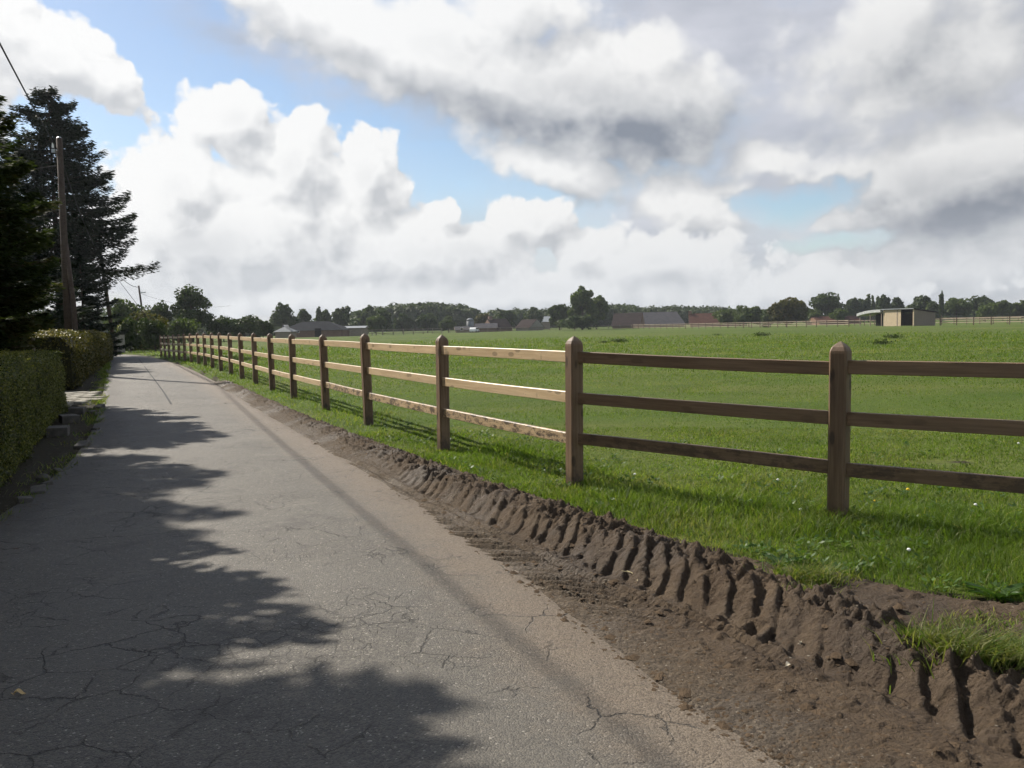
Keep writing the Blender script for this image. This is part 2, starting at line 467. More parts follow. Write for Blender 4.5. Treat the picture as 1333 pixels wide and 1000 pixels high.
def mat_mud():
    mt, nt, b = material('trodden_soil', .9, .2)
    P = nt('ShaderNodeNewGeometry', _o=0)
    n1 = nt.noise(P, 3.2, 7, .65); n2 = nt.noise(P, 26, 6, .7)
    fc = nt('ShaderNodeTexVoronoi', _o=1, i={'Vector': P, 'Scale': 62.0}); fv = nt('ShaderNodeSeparateColor', _o=0, i={0: fc})
    fd = nt('ShaderNodeTexVoronoi', _o=0, i={'Vector': P, 'Scale': 62.0})
    c = nt.mix(nt.map(n1, .32, .68), (.064, .044, .028), (.122, .088, .056))
    c = nt.mix(nt.map(n2, .35, .75, 0, .7), c, (.035, .024, .017))
    dp = nt.noise(nt.vm('ADD', P, (4, 9, 0)), 1.3, 5, .65); c = nt.mix(nt.map(dp, .46, .62, 0, .6), c, (.044, .030, .019)); c = nt.mix(nt.map(dp, .40, .30, 0, .5), c, (.135, .105, .075))
    nt.l.new(nt.map(dp, .44, .64, .95, .62), b.inputs['Roughness'])
    de = nt('ShaderNodeAttribute', _o=2, attribute_name='edge')
    grit = nt.map(nt.math('ADD', de, nt.math('MULTIPLY', nt.math('SUBTRACT', n1, .5), 1.0)), .62, .05, 0, 1, True)
    c = nt.mix(nt.math('MULTIPLY', grit, .75), c, nt.mix(fv, (.055, .044, .033), (.145, .115, .082)))
    stone = nt.math('MULTIPLY', nt.map(fv, .93, .95), nt.map(fd, .32, .25))
    c = nt.mix(nt.math('MULTIPLY', stone, nt.math('ADD', .35, nt.math('MULTIPLY', grit, .5))), c, (.22, .185, .14))
    setc(nt, b, c)
    n9 = nt.noise(P, 90, 5, .75)
    bump(nt, b, nt.math('ADD', nt.math('ADD', n2, nt.math('MULTIPLY', n9, .5)), nt.math('MULTIPLY', fd, -.35)), 1.0, .018)
    return mt


def mat_field():
    mt, nt, b = material('pasture', .95, .1)
    P = nt('ShaderNodeNewGeometry', _o=0)
    n1 = nt.noise(P, .35, 6, .62); n2 = nt.noise(nt.vm('MULTIPLY', P, (.3, 1.0, 1)), .16, 6, .68); n3 = nt.noise(P, 9, 5, .75); n4 = nt.noise(P, 55, 3, .7)
    c = nt.mix(nt.map(n1, .35, .65), (.055, .092, .012), (.085, .126, .020))
    c = nt.mix(nt.map(n2, .46, .60, 0, .8), c, (.125, .140, .036))
    c = nt.mix(nt.map(n3, .4, .75, 0, .65), c, (.024, .042, .010))
    c = nt.mix(nt.map(n4, .45, .8, 0, .5), c, (.085, .10, .033))
    soil = nt('ShaderNodeAttribute', _o=2, attribute_name='soil')
    sm = nt.map(nt.math('ADD', soil, nt.math('MULTIPLY', nt.math('SUBTRACT', nt.noise(P, 5, 5), .5), .8)), .4, .6, 0, 1, True)
    c = nt.mix(sm, c, nt.mix(n3, (.026, .024, .015), (.060, .050, .032)))
    setc(nt, b, c); bump(nt, b, n3, .7, .06)
    return mt


def mat_leaf(name, c0, c1, c2=None, trans=.35, rough=.6, attr='rnd', spec=.25):
    mt, nt, b = material(name, rough, spec)
    r = nt('ShaderNodeAttribute', _o=2, attribute_name=attr)
    P = nt('ShaderNodeTexCoord', _o=3)
    n = nt.noise(P, .9, 3)
    c = nt.mix(r, c0, c1)
    if c2: c = nt.mix(nt.map(nt.math('ADD', r, nt.math('MULTIPLY', n, .8)), 1.05, 1.35), c, c2)
    c = nt.mix(nt.map(n, .35, .7, 0, .45), c, tuple(x * .6 for x in c0))
    setc(nt, b, c)
    t = nt('ShaderNodeBsdfTranslucent', i={'Color': nt.mix(1.0, c, (1.25, 1.35, .6), 'MULTIPLY')})
    ms = nt('ShaderNodeMixShader', i={0: trans, 1: b.outputs[0], 2: t})
    nt.l.new(ms, nt.n['Material Output'].inputs[0])
    return mt


def mat_wood(name, c0, c1, mud=0.0, rough=.6, spec=.4, knots=.55, scale=1.0):
    mt, nt, b = material(name, rough, spec)
    P = nt('ShaderNodeTexCoord', _o=3)
    inf = nt('ShaderNodeObjectInfo', _o=5)
    Q = nt.vm('ADD', P, nt.vm('SCALE', nt('ShaderNodeCombineXYZ', i={0: inf, 1: inf, 2: inf}), sc=37.0))
    g = nt.noise(nt.vm('MULTIPLY', Q, (2.2 * scale, 60, 60)), 1.0, 5, .65)
    g2 = nt.noise(nt.vm('MULTIPLY', Q, (1.2, 9, 9)), 1.0, 4, .6)
    c = nt.mix(nt.map(g, .3, .7), c0, c1)
    c = nt.mix(nt.map(g2, .45, .7, 0, .35), c, tuple(x * .55 for x in c0))
    if knots:
        v = nt('ShaderNodeTexVoronoi', _o=0, i={'Vector': nt.vm('MULTIPLY', Q, (3.6, 9, 9)), 'Scale': 1.0, 'Randomness': 1.0})
        c = nt.mix(nt.map(v, .16, .26, knots, 0, True), c, tuple(x * .3 for x in c0))
        v2 = nt('ShaderNodeTexVoronoi', _o=0, i={'Vector': nt.vm('MULTIPLY', Q, (5.2, 3, 3)), 'Scale': 1.0})
        c = nt.mix(nt.map(v2, .05, .12, .35, 0, True), c, tuple(x * .4 for x in c0))
    if mud:
        s = nt.noise(nt.vm('MULTIPLY', Q, (7, 16, 16)), 1.0, 7, .75)
        c = nt.mix(nt.map(s, .47, .56, 0, mud, True), c, (.055, .038, .028))
    setc(nt, b, c); bump(nt, b, g, .35, .004)
    return mt


def mat_brick(name, c0, c1, mortar=(.35, .32, .28)):
    mt, nt, b = material(name, .9, .2)
    P = nt('ShaderNodeTexCoord', _o=3)
    n = nt.noise(P, 1.2, 5); n2 = nt.noise(nt.vm('MULTIPLY', P, (4, 4, 13)), 1.0, 3, .7)
    c = nt.mix(nt.map(n2, .35, .65), c0, c1); c = nt.mix(nt.map(n, .4, .7, 0, .4), c, tuple(x * .6 for x in c0))
    setc(nt, b, c); return mt


def mat_roof(name, c0, c1, lines=4.0):
    mt, nt, b = material(name, .95, .08)
    P = nt('ShaderNodeTexCoord', _o=3)
    n = nt.noise(P, .8, 6, .65); w = nt('ShaderNodeTexWave', _o=1, i={'Vector': P, 'Scale': lines, 'Distortion': .6, 'Detail': 2.0})
    c = nt.mix(nt.map(n, .35, .65), c0, c1); c = nt.mix(nt.math('MULTIPLY', w, .3), c, tuple(x * .5 for x in c0))
    setc(nt, b, c); return mt


M = dict(
    asphalt=mat_asphalt(), mud=mat_mud(), field=mat_field(),
    grass=mat_leaf('grass_blade', (.060, .108, .014), (.170, .235, .040), (.26, .25, .10), .5, .55),
    weed=mat_leaf('broad_leaf', (.05, .10, .022), (.12, .19, .05), None, .35, .5),
    spruce=mat_leaf('spruce_needles', (.012, .022, .010), (.030, .044, .019), None, .15, .75, spec=.12),
    spruce_near=mat_leaf('dark_conifer_needles', (.022, .036, .012), (.075, .092, .030), (.09, .065, .03), .3, .75, spec=.12),
    leafy=mat_leaf('leafy_crown', (.042, .066, .019), (.105, .135, .038), None, .3, .65, spec=.15),
    leafy_dark=mat_leaf('dark_crown', (.032, .052, .018), (.078, .104, .034), None, .25, .65, spec=.15),
    leafy_light=mat_leaf('fresh_crown', (.05, .08, .02), (.13, .165, .045), None, .35, .6, spec=.15),
    leafy_olive=mat_leaf('olive_crown', (.045, .05, .015), (.12, .11, .038), (.17, .13, .05), .35, .6, spec=.15),
    hedge=mat_leaf('hedge_leaf', (.060, .074, .018), (.19, .19, .05), (.32, .29, .07), .4, .5, spec=.3),
    hedge_far=mat_leaf('hedge_leaf_golden', (.05, .048, .012), (.13, .115, .028), (.24, .19, .05), .35, .5),
    bark=simple('bark', (.07, .052, .038), .9, .1, .4, 8, .5), twig=simple('dead_twig', (.10, .075, .055), .9, .1),
    pole=mat_wood('pole_timber', (.055, .040, .032), (.10, .076, .060), 0, .85, .15, .1),
    rail=mat_wood('sunlit_rail_timber', (.50, .355, .20), (.68, .52, .32), 0, .42, .6, .6),  # paler copy of the rail timber, sunlight put into its colour
    railmud=mat_wood('mud_splashed_sunlit_timber', (.40, .28, .16), (.58, .43, .26), .9, .5, .5, .6),  # sunlit copy again, with real mud splashes
    rail_shade=mat_wood('shaded_rail_timber', (.140, .084, .046), (.26, .165, .095), 0, .55, .45, .3),  # dark copy of the same rail timber, shade put into its colour
    rail_shademud=mat_wood('shaded_rail_timber_muddy', (.128, .078, .043), (.235, .15, .088), .6, .6, .4, .3),  # shaded copy again, with mud for the bottom rail
    post=mat_wood('post_timber', (.075, .045, .030), (.135, .085, .058), 0, .6, .35, .35),
    farrail=mat_wood('distant_rail_timber', (.34, .27, .19), (.50, .41, .30), 0, .6, .4, 0),
    board=mat_wood('pale_board', (.40, .31, .20), (.54, .44, .30), 0, .7, .3, .2),
    gboard=mat_wood('weathered_board', (.20, .165, .13), (.30, .25, .20), 0, .8, .2, .1),
    dark=simple('dark_inside', (.02, .018, .016), .9, .1), cable=simple('black_cable', (.015, .015, .016), .7, .2),
    stone=simple('concrete_block', (.10, .092, .08), .9, .2, .3, 9, .6), pale=simple('pale_setts', (.27, .25, .205), .85, .2, .25, 5, .5),
    render=simple('cream_render', (.30, .28, .245), .9, .2, .12, 2), white=simple('white_paint', (.75, .75, .73), .5, .4, .06),
    brick=mat_brick('brown_brick', (.16, .10, .075), (.25, .165, .125)), brickr=mat_brick('orange_brick', (.16, .09, .062), (.24, .14, .10)),
    tile_red=mat_roof('red_tiles', (.075, .036, .027), (.110, .054, .038)), tile_brown=mat_roof('brown_tiles', (.034, .025, .023), (.055, .040, .036)),
    tile_dark=mat_roof('slate_roof', (.008, .010, .014), (.018, .021, .027)), sheet=mat_roof('grey_sheeting', (.055, .053, .058), (.090, .086, .092), 1.5),
    sheetw=simple('pale_sheeting', (.22, .235, .245), .6, .3, .1, 2), zinc=simple('zinc', (.16, .17, .18), .7, .3, .15, 2),
    glass=simple('window_glass', (.04, .05, .06), .08, .9, .1), metal=simple('galvanised_steel', (.4, .41, .42), .45, .5, .1, metal=.6),
    lane_line=simple('dark_line', (.03, .03, .03), .8, .2), straw=simple('dry_straw', (.55, .47, .27), .8, .2), leafdry=simple('dry_leaf', (.5, .36, .17), .8, .2),
    petal=simple('petal_white', (.8, .8, .76), .7, .2, .05), yellow=simple('petal_yellow', (.8, .55, .04), .7, .2, .05),
    chip=simple('pale_chip', (.62, .55, .42), .8, .2), horse=simple('chestnut_coat', (.12, .045, .028), .7, .2), flesh=simple('grit', (.19, .165, .13), .9, .1, .5, 40),
    tyre=simple('tyre', (.02, .02, .02), .9, .1), ceramic=simple('porcelain', (.78, .77, .73), .3, .5, .03), ivy=simple('soil_clod', (.088, .062, .040), .95, .1, .35, 20, .5))

# ------------------------------------------------------------------ ground
def build_field():
    th = np.arange(-math.pi, math.pi, .0125); n = len(th)
    r = [0.0]; x = .6
    while x < 4500: r.append(x); x *= 1.03
    r = np.array(r); A, B = np.meshgrid(r, th, indexing='ij')
    X = (A * np.sin(B)).ravel(); Y = (A * np.cos(B)).ravel()
    P = np.stack([X, Y], 1); _, tG = pl(P, G_LINE); _, tL = pl(P, L_LINE)
    Z = terr(X, Y) + .03 * (fbm(X * .8, Y * .8, 3, 5) - .5) * sst(tG, 0, 2)
    near = np.hypot(X, Y) < 110
    inroad = (tG < -.02) & (tL > -.05) & near
    Z = np.where(inroad, Z - .12, Z + np.where(tG > 0, .02, 0.0))
    Z = np.where((tL <= -.05) & near, Z - .01, Z)
    soil = np.where((tG > -.2) & (tG < .12) & near, .6, 0) + np.where((tL < 0) & (tL > -1.6) & near & (Y < 60), .8, 0)
    px, py = ground(1232, 605); soil = np.maximum(soil, .62 * np.exp(-((X - px) ** 2 / .25 + (Y - py) ** 2 / .06)))
    i = np.arange(len(r) - 1)[:, None] * n + np.arange(n)[None]; j = np.arange(len(r) - 1)[:, None] * n + (np.arange(n)[None] + 1) % n
    Fc = np.stack([i, j, j + n, i + n], -1).reshape(-1, 4)
    o = npmesh('field', np.stack([X, Y, Z], 1), Fc[:, ::-1], M['field'], smooth=True, attrs={'soil': soil})
    tag(o, 'green horse pasture reaching to the trees', kind='structure')


def resample(poly, step):
    p = np.array(poly); d = np.r_[0, np.cumsum(np.hypot(*(p[1:] - p[:-1]).T))]; s = np.arange(0, d[-1], step)
    return np.stack([np.interp(s, d, p[:, 0]), np.interp(s, d, p[:, 1])], 1)


def build_road():
    a = resample(L_LINE, .5); b = np.array(E_LINE)
    da = np.r_[0, np.cumsum(np.hypot(*(np.array(L_LINE)[1:] - np.array(L_LINE)[:-1]).T))]
    N = 260; u = np.linspace(0, 1, N)
    def par(poly):
        p = np.array(poly); d = np.r_[0, np.cumsum(np.hypot(*(p[1:] - p[:-1]).T))]; d /= d[-1]
        return np.stack([np.interp(u, d, p[:, 0]), np.interp(u, d, p[:, 1])], 1)
    La, Ea = par(L_LINE), par(E_LINE); K = 40
    w = np.linspace(-.02, 1.10, K)
    X = La[:, 0][:, None] * (1 - w) + Ea[:, 0][:, None] * w; Y = La[:, 1][:, None] * (1 - w) + Ea[:, 1][:, None] * w
    X = X.ravel(); Y = Y.ravel(); P = np.stack([X, Y], 1)
    _, tE = pl(P, E_LINE); _, tL = pl(P, L_LINE)
    Z = terr(X, Y) + .006 + .010 * (fbm(X * .7, Y * .7, 3, 2) - .5) - sst(tE, .02, .4) * .05
    i = (np.arange(N - 1)[:, None] * K + np.arange(K - 1)[None]).ravel()
    o = npmesh('road', np.stack([X, Y, Z], 1), np.stack([i, i + 1, i + 1 + K, i + K], 1), M['asphalt'], smooth=True, attrs={'edge': tE, 'left': tL})
    tag(o, 'narrow cracked grey asphalt lane bending away to the left', kind='structure')


def mudheight(X, Y):
    P = np.stack([X, Y], 1)
    S, T = pl(P, B_LINE); _, tE = pl(P, E_LINE); _, tG = pl(P, G_LINE)
    T = T - .03 + .07 * (fbm(S * 1.1, S * 0 + 3, 2, 9) - .5)
    fade = sst(S, .3, 1.0) * (1 - sst(S, 7.0, 10.0))
    z = -.03 + sst(tE + .22 * (fbm(X * 2.2, Y * 2.2, 4, 3) - .5), -.05, .22) * .045
    z += (fbm(X * 9, Y * 9, 4, 21) - .5) * .016 * sst(tE, .05, .3)
    z += (fbm(X * 30, Y * 30, 3, 22) - .5) * .009 * sst(tE, .05, .3)
    z += np.maximum(fbm(X * 17, Y * 17, 3, 23) - .58, 0) * .10 * sst(tE, .25, .6)
    bw = .27 + .12 * fbm(S * .9, S * 0, 2, 31) - .10 * sst(S, 5.0, 8.0)
    crest = sst(T, .02, bw) * (1 - sst(T, bw + .08, bw + .38))
    z += crest * (.06 + .03 * fade) * (.72 + .28 * sst(S, 1.6, 3.0)) * (1 - .55 * sst(S, 6, 10)) * (1 - .3 * sst(S, 10, 13)) * (.7 + .6 * fbm(S * 1.3, T * 2, 3, 33))
    clod = fbm(X * 11, Y * 11, 4, 41, .6) - .45
    z += np.maximum(fbm(X * 24, Y * 24, 3, 43) - .52, 0) * .11 * sst(T, .05, bw) * (1 - sst(T, bw + .2, bw + .5))
    z += clod * .16 * (1 - .6 * sst(S, 7, 11)) * sst(T, bw - .12, bw + .03) * (1 - sst(T, bw + .2, bw + .42))
    # tyre lugs pressed into the bank
    sp = .165; q = (S - .62 * T - .75 * T * T + .07 * (fbm(S * 2.1, T * 1.3, 2, 51) - .5) * 2 + .05 * (fbm(S * 7, T * 7, 3, 52) - .5)) / sp
    k = np.floor(q); ph = q - k
    jit = hash2(k.astype(np.int64), k.astype(np.int64) * 0 + 5, 77); jit3 = hash2(k.astype(np.int64), k.astype(np.int64) * 0 + 11, 79)
    prof = sst(ph, .0, .13 + .12 * jit3) * (1 - .9 * sst(ph, .22 + .2 * jit, 1.0))
    brk = .32 + .68 * sst(fbm(S * 3.2, T * 5.5, 3, 55), .38, .52)
    near_ = 1 - .45 * sst(S, 2.5, 6.5)
    amp = (.022 + .045 * jit3) * near_ * brk * fade * sst(T, -.06 + .10 * jit, .0 + .12 * jit) * (1 - sst(T, bw - .10 + .08 * jit3, bw + .02 + .10 * jit3))
    z += (prof - .55) * amp
    z -= .022 * fade * np.exp(-((T - .05) / .10) ** 2)
    # finer chevrons of the neighbouring tyre
    sp2 = .125; q2 = (S + 1.3 * T + .05 * (fbm(S * 3, T * 3, 2, 61) - .5)) / sp2; k2 = np.floor(q2); p2 = q2 - k2
    j2 = hash2(k2.astype(np.int64), k2.astype(np.int64) * 0 + 9, 78)
    f2 = sst(S, 2.9, 4.4) * (1 - sst(S, 9.5, 12.5)) * sst(T, -.46 - .05 * j2, -.38 - .05 * j2) * (1 - sst(T, -.26 + .05 * j2, -.2 + .05 * j2)) * (.35 + .65 * (j2 > .25))
    z += f2 * (sst(p2, 0, .18) * (1 - sst(p2, .3, .8)) - .35) * .030
    # narrow wheel groove with its own raised lips
    c = -.10 + .035 * np.sin(S * .9 + 1.0) + .02 * np.sin(S * 2.3)
    g = T - c; f3 = sst(S, 2.2, 3.2) * (1 - sst(S, 10, 14))
    z += f3 * (-.020 * np.exp(-(g / .022) ** 2) + .013 * np.exp(-((g - .055) / .018) ** 2) + .011 * np.exp(-((g + .055) / .018) ** 2))
    z += f3 * .004 * np.sign(np.sin(S * 2 * math.pi / .035)) * np.exp(-(g / .08) ** 4)
    # meets the turf
    z = np.where(tG > -.02, z * (1 - sst(tG, -.02, .12)) - .03 * sst(tG, 0, .12), z)
    z += .02 * sst(tG, -.55, -.1) * (1 - sst(tG, -.02, .1)) * (T > bw)
    return terr(X, Y) + z, tE, tG, T, S


def build_mud():
    line = np.array(resample(B_LINE, .01)); d = np.gradient(line, axis=0)
    for _ in range(60): d[1:-1] = (d[:-2] + d[1:-1] * 2 + d[2:]) / 4
    d /= np.hypot(d[:, 0], d[:, 1])[:, None]; nrm = np.stack([d[:, 1], -d[:, 0]], 1)
    rows = [0]; 
    while rows[-1] < len(line) - 1:
        rr = np.hypot(*line[rows[-1]]); rows.append(rows[-1] + max(1, int(round(rr * .24))))
    rows = np.array([k for k in rows if k < len(line)])
    L = line[rows]; Nn = nrm[rows]
    t = np.concatenate([np.arange(-1.25, -.55, .022), np.arange(-.55, .75, .0115), np.arange(.75, 1.9, .03)])
    X = (L[:, 0][:, None] + Nn[:, 0][:, None] * t).ravel(); Y = (L[:, 1][:, None] + Nn[:, 1][:, None] * t).ravel()
    Z, tE, tG, T, S = mudheight(X, Y)
    Kc = len(t); i = (np.arange(len(L) - 1)[:, None] * Kc + np.arange(Kc - 1)[None]).ravel()
    Fq = np.stack([i, i + 1, i + 1 + Kc, i + Kc], 1)
    keep = (tE[Fq].max(1) > -.12) & (tG[Fq].min(1) < .16)
    o = npmesh('muddy_verge', np.stack([X, Y, Z], 1), Fq[keep], M['mud'], smooth=True, attrs={'edge': tE})
    tag(o, 'strip of brown earth with tyre tracks between lane and turf', kind='structure')


build_field(); build_road(); build_mud()
# thin dark strip on the asphalt, far part of the lane
pts = [ground(*p) for p in ((181, 468), (190, 480), (202, 496), (213, 511), (223, 527))]
mb = MB()
for a, b in zip(pts[:-1], pts[1:]):
    w = .022; z0, z1 = tz(*a) + .0135, tz(*b) + .0135
    mb.add([(a[0] - w, a[1], z0), (a[0] + w, a[1], z0), (b[0] + w, b[1], z1), (b[0] - w, b[1], z1)], [(0, 1, 2, 3)])
tag(mb.build('dark_line', M['lane_line']), 'thin dark line along the far lane', kind='structure')


# ------------------------------------------------------------------ grass
def blades(name, X, Y, Z, H, Wd, lean, mat, label, rnd=None, segs=2, parent=None):
    n = len(X); a = NR.uniform(0, 2 * math.pi, n); ca, sa = np.cos(a), np.sin(a)
    la = NR.uniform(0, 2 * math.pi, n); lx, ly = np.cos(la) * lean * H, np.sin(la) * lean * H
    w = Wd / 2
    b0 = np.stack([X - ca * w, Y - sa * w, Z], 1); b1 = np.stack([X + ca * w, Y + sa * w, Z], 1)
    tip = np.stack([X + lx, Y + ly, Z + H], 1)
    if rnd is None: rnd = NR.uniform(0, 1, n)
    if segs == 1:
        V = np.stack([b0, b1, tip], 1).reshape(-1, 3); i = np.arange(n) * 3
        return V, [np.stack([i, i + 1, i + 2], 1)], np.repeat(rnd, 3)
    m0 = np.stack([X + lx * .3 - ca * w * .85, Y + ly * .3 - sa * w * .85, Z + H * .58], 1); m1 = np.stack([X + lx * .3 + ca * w * .85, Y + ly * .3 + sa * w * .85, Z + H * .58], 1)
    V = np.stack([b0, b1, m1, m0, tip], 1).reshape(-1, 3); i = np.arange(n) * 5
    return V, [np.stack([i, i + 1, i + 2, i + 3], 1), np.stack([i + 3, i + 2, i + 4], 1)], np.repeat(rnd, 5)


def build_grass():
    parts = []
    def sample(n, r0, r1, th0, th1, pw):
        u = NR.uniform(0, 1, n); r = (r0 ** pw + u * (r1 ** pw - r0 ** pw)) ** (1 / pw); th = NR.uniform(th0, th1, n)
        return r * np.sin(th), r * np.cos(th), r
    for (n, r0, r1, pw, segs) in ((260000, 3.2, 12, .55, 2), (230000, 12, 85, .35, 1)):
        X, Y, r = sample(n, r0, r1, -.62, .62, pw)
        P = np.stack([X, Y], 1); _, tG = pl(P, G_LINE); S, T = pl(P, B_LINE); fs, tF = pl(P, FENCE_LINE)
        edge = tG + .30 * (fbm(X * 1.7, Y * 1.7, 3, 71) - .5) + .05
        k = (edge > NR.uniform(-.02, .14, n)) & (r < NR.uniform(30, 85, n) * (1 if r0 > 10 else 9))
        px, py = ground(1232, 605)
        k &= ~(np.exp(-((X - px) ** 2 / .2 + (Y - py) ** 2 / .05)) > NR.uniform(.3, .8, n))
        # mown pasture behind the fence is thin, verge in front is lush
        k &= (tF < .3) | (NR.uniform(0, 1, n) < .9)
        X, Y, r, tF, tG = X[k], Y[k], r[k], tF[k], tG[k]
        cl = fbm(X * 1.3, Y * 1.3, 4, 81); cl2 = fbm(X * 5, Y * 5, 2, 82)
        lush = (1 - sst(tF, .1, 1.6)) * .8 + .2 + .5 * (1 - sst(r, 5, 9)) * (1 - sst(tF, 1.5, 3))
        H = (.024 + .050 * lush * sst(cl, .25, .75) + .022 * cl2 * lush) * NR.uniform(.6, 1.35, len(X))
        H *= np.where(tG < .3, .8, 1)
        Wd = np.maximum(.0045, .00085 * r) * NR.uniform(.7, 1.3, len(X))
        H = np.maximum(H, .0020 * r)
        rnd = np.clip(.75 * fbm(X * .9, Y * .9, 3, 91) + .55 * NR.uniform(0, 1, len(X)) - .12, 0, 1.3)
        rnd = np.where(NR.uniform(0, 1, len(X)) < .035, 1.25, rnd)
        Z = terr(X, Y) + .012
        parts.append(blades('g', X, Y, Z, H, Wd, NR.uniform(.1, 1.3, len(X)), M['grass'], '', rnd, segs))
    # thin grass at the foot of the left hedge
    L = resample(L_LINE, .1); L = L[(L[:, 1] > 3) & (L[:, 1] < 45)]; q = L[NR.randint(0, len(L), 9000)]
    X = q[:, 0] - np.abs(NR.normal(0, .16, 9000)) + .03; Y = q[:, 1] + NR.normal(0, .08, 9000); k = fbm(X * 2, Y * 2, 3, 111) > .46; X, Y = X[k], Y[k]
    parts.append(blades('g', X, Y, terr(X, Y) - .005, NR.uniform(.02, .075, len(X)), np.maximum(.005, .0009 * Y), NR.uniform(.3, 1.6, len(X)), M['grass'], '', NR.uniform(.1, 1.2, len(X)), 1))
    # island of grass in the earth at the right, and tufts round the edge
    for (cx, cy, sx, sy, n, h) in ((2.02, 3.5, .26, .10, 2400, .13), (1.75, 3.62, .10, .07, 500, .08), (1.62, 4.72, .16, .08, 900, .09), (2.35, 3.5, .2, .12, 1800, .14), (1.5, 4.35, .08, .05, 160, .05), (2.2, 4.05, .2, .08, 260, .05)):
        X = NR.normal(cx, sx * .6, n); Y = NR.normal(cy, sy * .6, n); z, *_ = mudheight(X, Y)
        parts.append(blades('g', X, Y, z - .01, h * NR.uniform(.4, 1.2, n), np.full(n, .0055), NR.uniform(.4, 1.7, n), M['grass'], '', NR.uniform(.2, 1.25, n), 2))
    off = 0; VV = []; Q = []; T3 = []; RR = []
    for V, Fs, rn in parts:
        for f in Fs: (Q if f.shape[1] == 4 else T3).append(f + off)
        VV.append(V); RR.append(rn); off += len(V)
    o = npmesh('grass', np.concatenate(VV), [np.concatenate(Q), np.concatenate(T3)], M['grass'], attrs={'rnd': np.concatenate(RR)})
    tag(o, 'short green grass of the verge and pasture', 'grass', kind='stuff')


FENCE_LINE = [(7.8, 1.7), (4.15, 4.72), (2.34, 6.21), (.54, 7.69), (-.82, 10.15), (-20.9, 52.3)]
build_grass()


def leaf_quads(P, N_, U, L, Wd):
    """quads centred at P, long axis U, size L x Wd, normal N_"""
    S_ = np.cross(N_, U); S_ /= np.linalg.norm(S_, axis=1)[:, None] + 1e-9
    a = U * (L / 2)[:, None]; b = S_ * (Wd / 2)[:, None]
    V = np.stack([P - a, P + b - a * .1, P + a, P - b - a * .1], 1).reshape(-1, 3)
    i = np.arange(len(P)) * 4
    return V, np.stack([i, i + 1, i + 2, i + 3], 1)


def rand_dirs(n):
    v = NR.normal(size=(n, 3)); return v / np.linalg.norm(v, axis=1)[:, None]


def build_weeds():
    # rosettes of clover and plantain in the verge
    n = 900; u = NR.uniform(0, 1, n); r = 3.8 + u ** 1.4 * 9; th = NR.uniform(-.25, .56, n); X = r * np.sin(th); Y = r * np.cos(th)
    P = np.stack([X, Y], 1); _, tG = pl(P, G_LINE); _, tF = pl(P, FENCE_LINE)
    k = (tG > .02) & ((tF < 1.2) | (NR.uniform(0, 1, n) < .25)); X, Y = X[k], Y[k]
    pw = fbm(X * 1.2, Y * 1.2, 3, 101); k = pw > .47; X, Y = X[k], Y[k]
    m = 12; n = len(X); a = NR.uniform(0, 6.28, (n, m)); rr = NR.uniform(.01, .075, (n, m)); el = NR.uniform(.1, .9, (n, m))
    U = np.stack([np.cos(a) * np.cos(el), np.sin(a) * np.cos(el), np.sin(el)], -1).reshape(-1, 3)
    C = np.stack([X[:, None] + np.cos(a) * rr, Y[:, None] + np.sin(a) * rr, terr(X, Y)[:, None] + .035 + NR.uniform(0, .05, (n, m))], -1).reshape(-1, 3)
    Nn = np.cross(U, np.cross(np.array([0, 0, 1.0]), U)) + NR.normal(0, .25, U.shape)
    V, Fq = leaf_quads(C, Nn, U, NR.uniform(.02, .055, n * m), NR.uniform(.014, .03, n * m))
    o = npmesh('clover_and_plantain', V, Fq, M['weed'], attrs={'rnd': np.repeat(NR.uniform(0, 1, n * m), 4)})
    tag(o, 'low broad leaved weeds mixed into the verge grass', 'weeds', kind='stuff')


build_weeds()


# ------------------------------------------------------------------ roadside fence
def post_mesh(h=1.37, w=.125, seed=0):
    bm = bmesh.new(); a = w / 2; ch = .014
    prof = [(-a + ch, -a), (a - ch, -a), (a, -a + ch), (a, a - ch), (a - ch, a), (-a + ch, a), (-a, a - ch), (-a, -a + ch)]
    levels = [(-.25, 1), (.3, 1), (.8, 1), (h - .085, 1), (h - .066, .96), (h - .040, .78), (h - .016, .42), (h, .08)]
    rings = []
    for z, s in levels:
        rings.append([bm.verts.new((x * s, y * s, z)) for x, y in prof])
    for r0, r1 in zip(rings[:-1], rings[1:]):
        for j in range(8): bm.faces.new((r0[j], r0[(j + 1) % 8], r1[(j + 1) % 8], r1[j]))
    bm.faces.new(rings[-1]); bm.faces.new(rings[0][::-1])
    me = bpy.data.meshes.new('post'); bm.to_mesh(me); bm.free(); return me


def rot_for_x(me):      # wood grain runs along X in the shader: posts use a copy with Z grain
    return me


mt, nt, b = material('post_timber_upright', .6, .35)
Pz = nt('ShaderNodeTexCoord', _o=3); inf = nt('ShaderNodeObjectInfo', _o=5)
Qz = nt.vm('ADD', Pz, nt.vm('SCALE', nt('ShaderNodeCombineXYZ', i={0: inf, 1: inf, 2: inf}), sc=31.0))
g = nt.noise(nt.vm('MULTIPLY', Qz, (55, 55, 2.0)), 1.0, 5, .65); g2 = nt.noise(nt.vm('MULTIPLY', Qz, (9, 9, 1.1)), 1.0, 4, .6)
c = nt.mix(nt.map(g, .3, .7), (.120, .072, .041), (.23, .15, .09)); c = nt.mix(nt.map(g2, .42, .7, 0, .5), c, (.05, .032, .024))
v = nt('ShaderNodeTexVoronoi', _o=0, i={'Vector': nt.vm('MULTIPLY', Qz, (9, 9, 3.2)), 'Scale': 1.0}); c = nt.mix(nt.map(v, .12, .22, .7, 0, True), c, (.03, .02, .015))
zz = nt('ShaderNodeSeparateXYZ', _o=2, i={0: Pz})
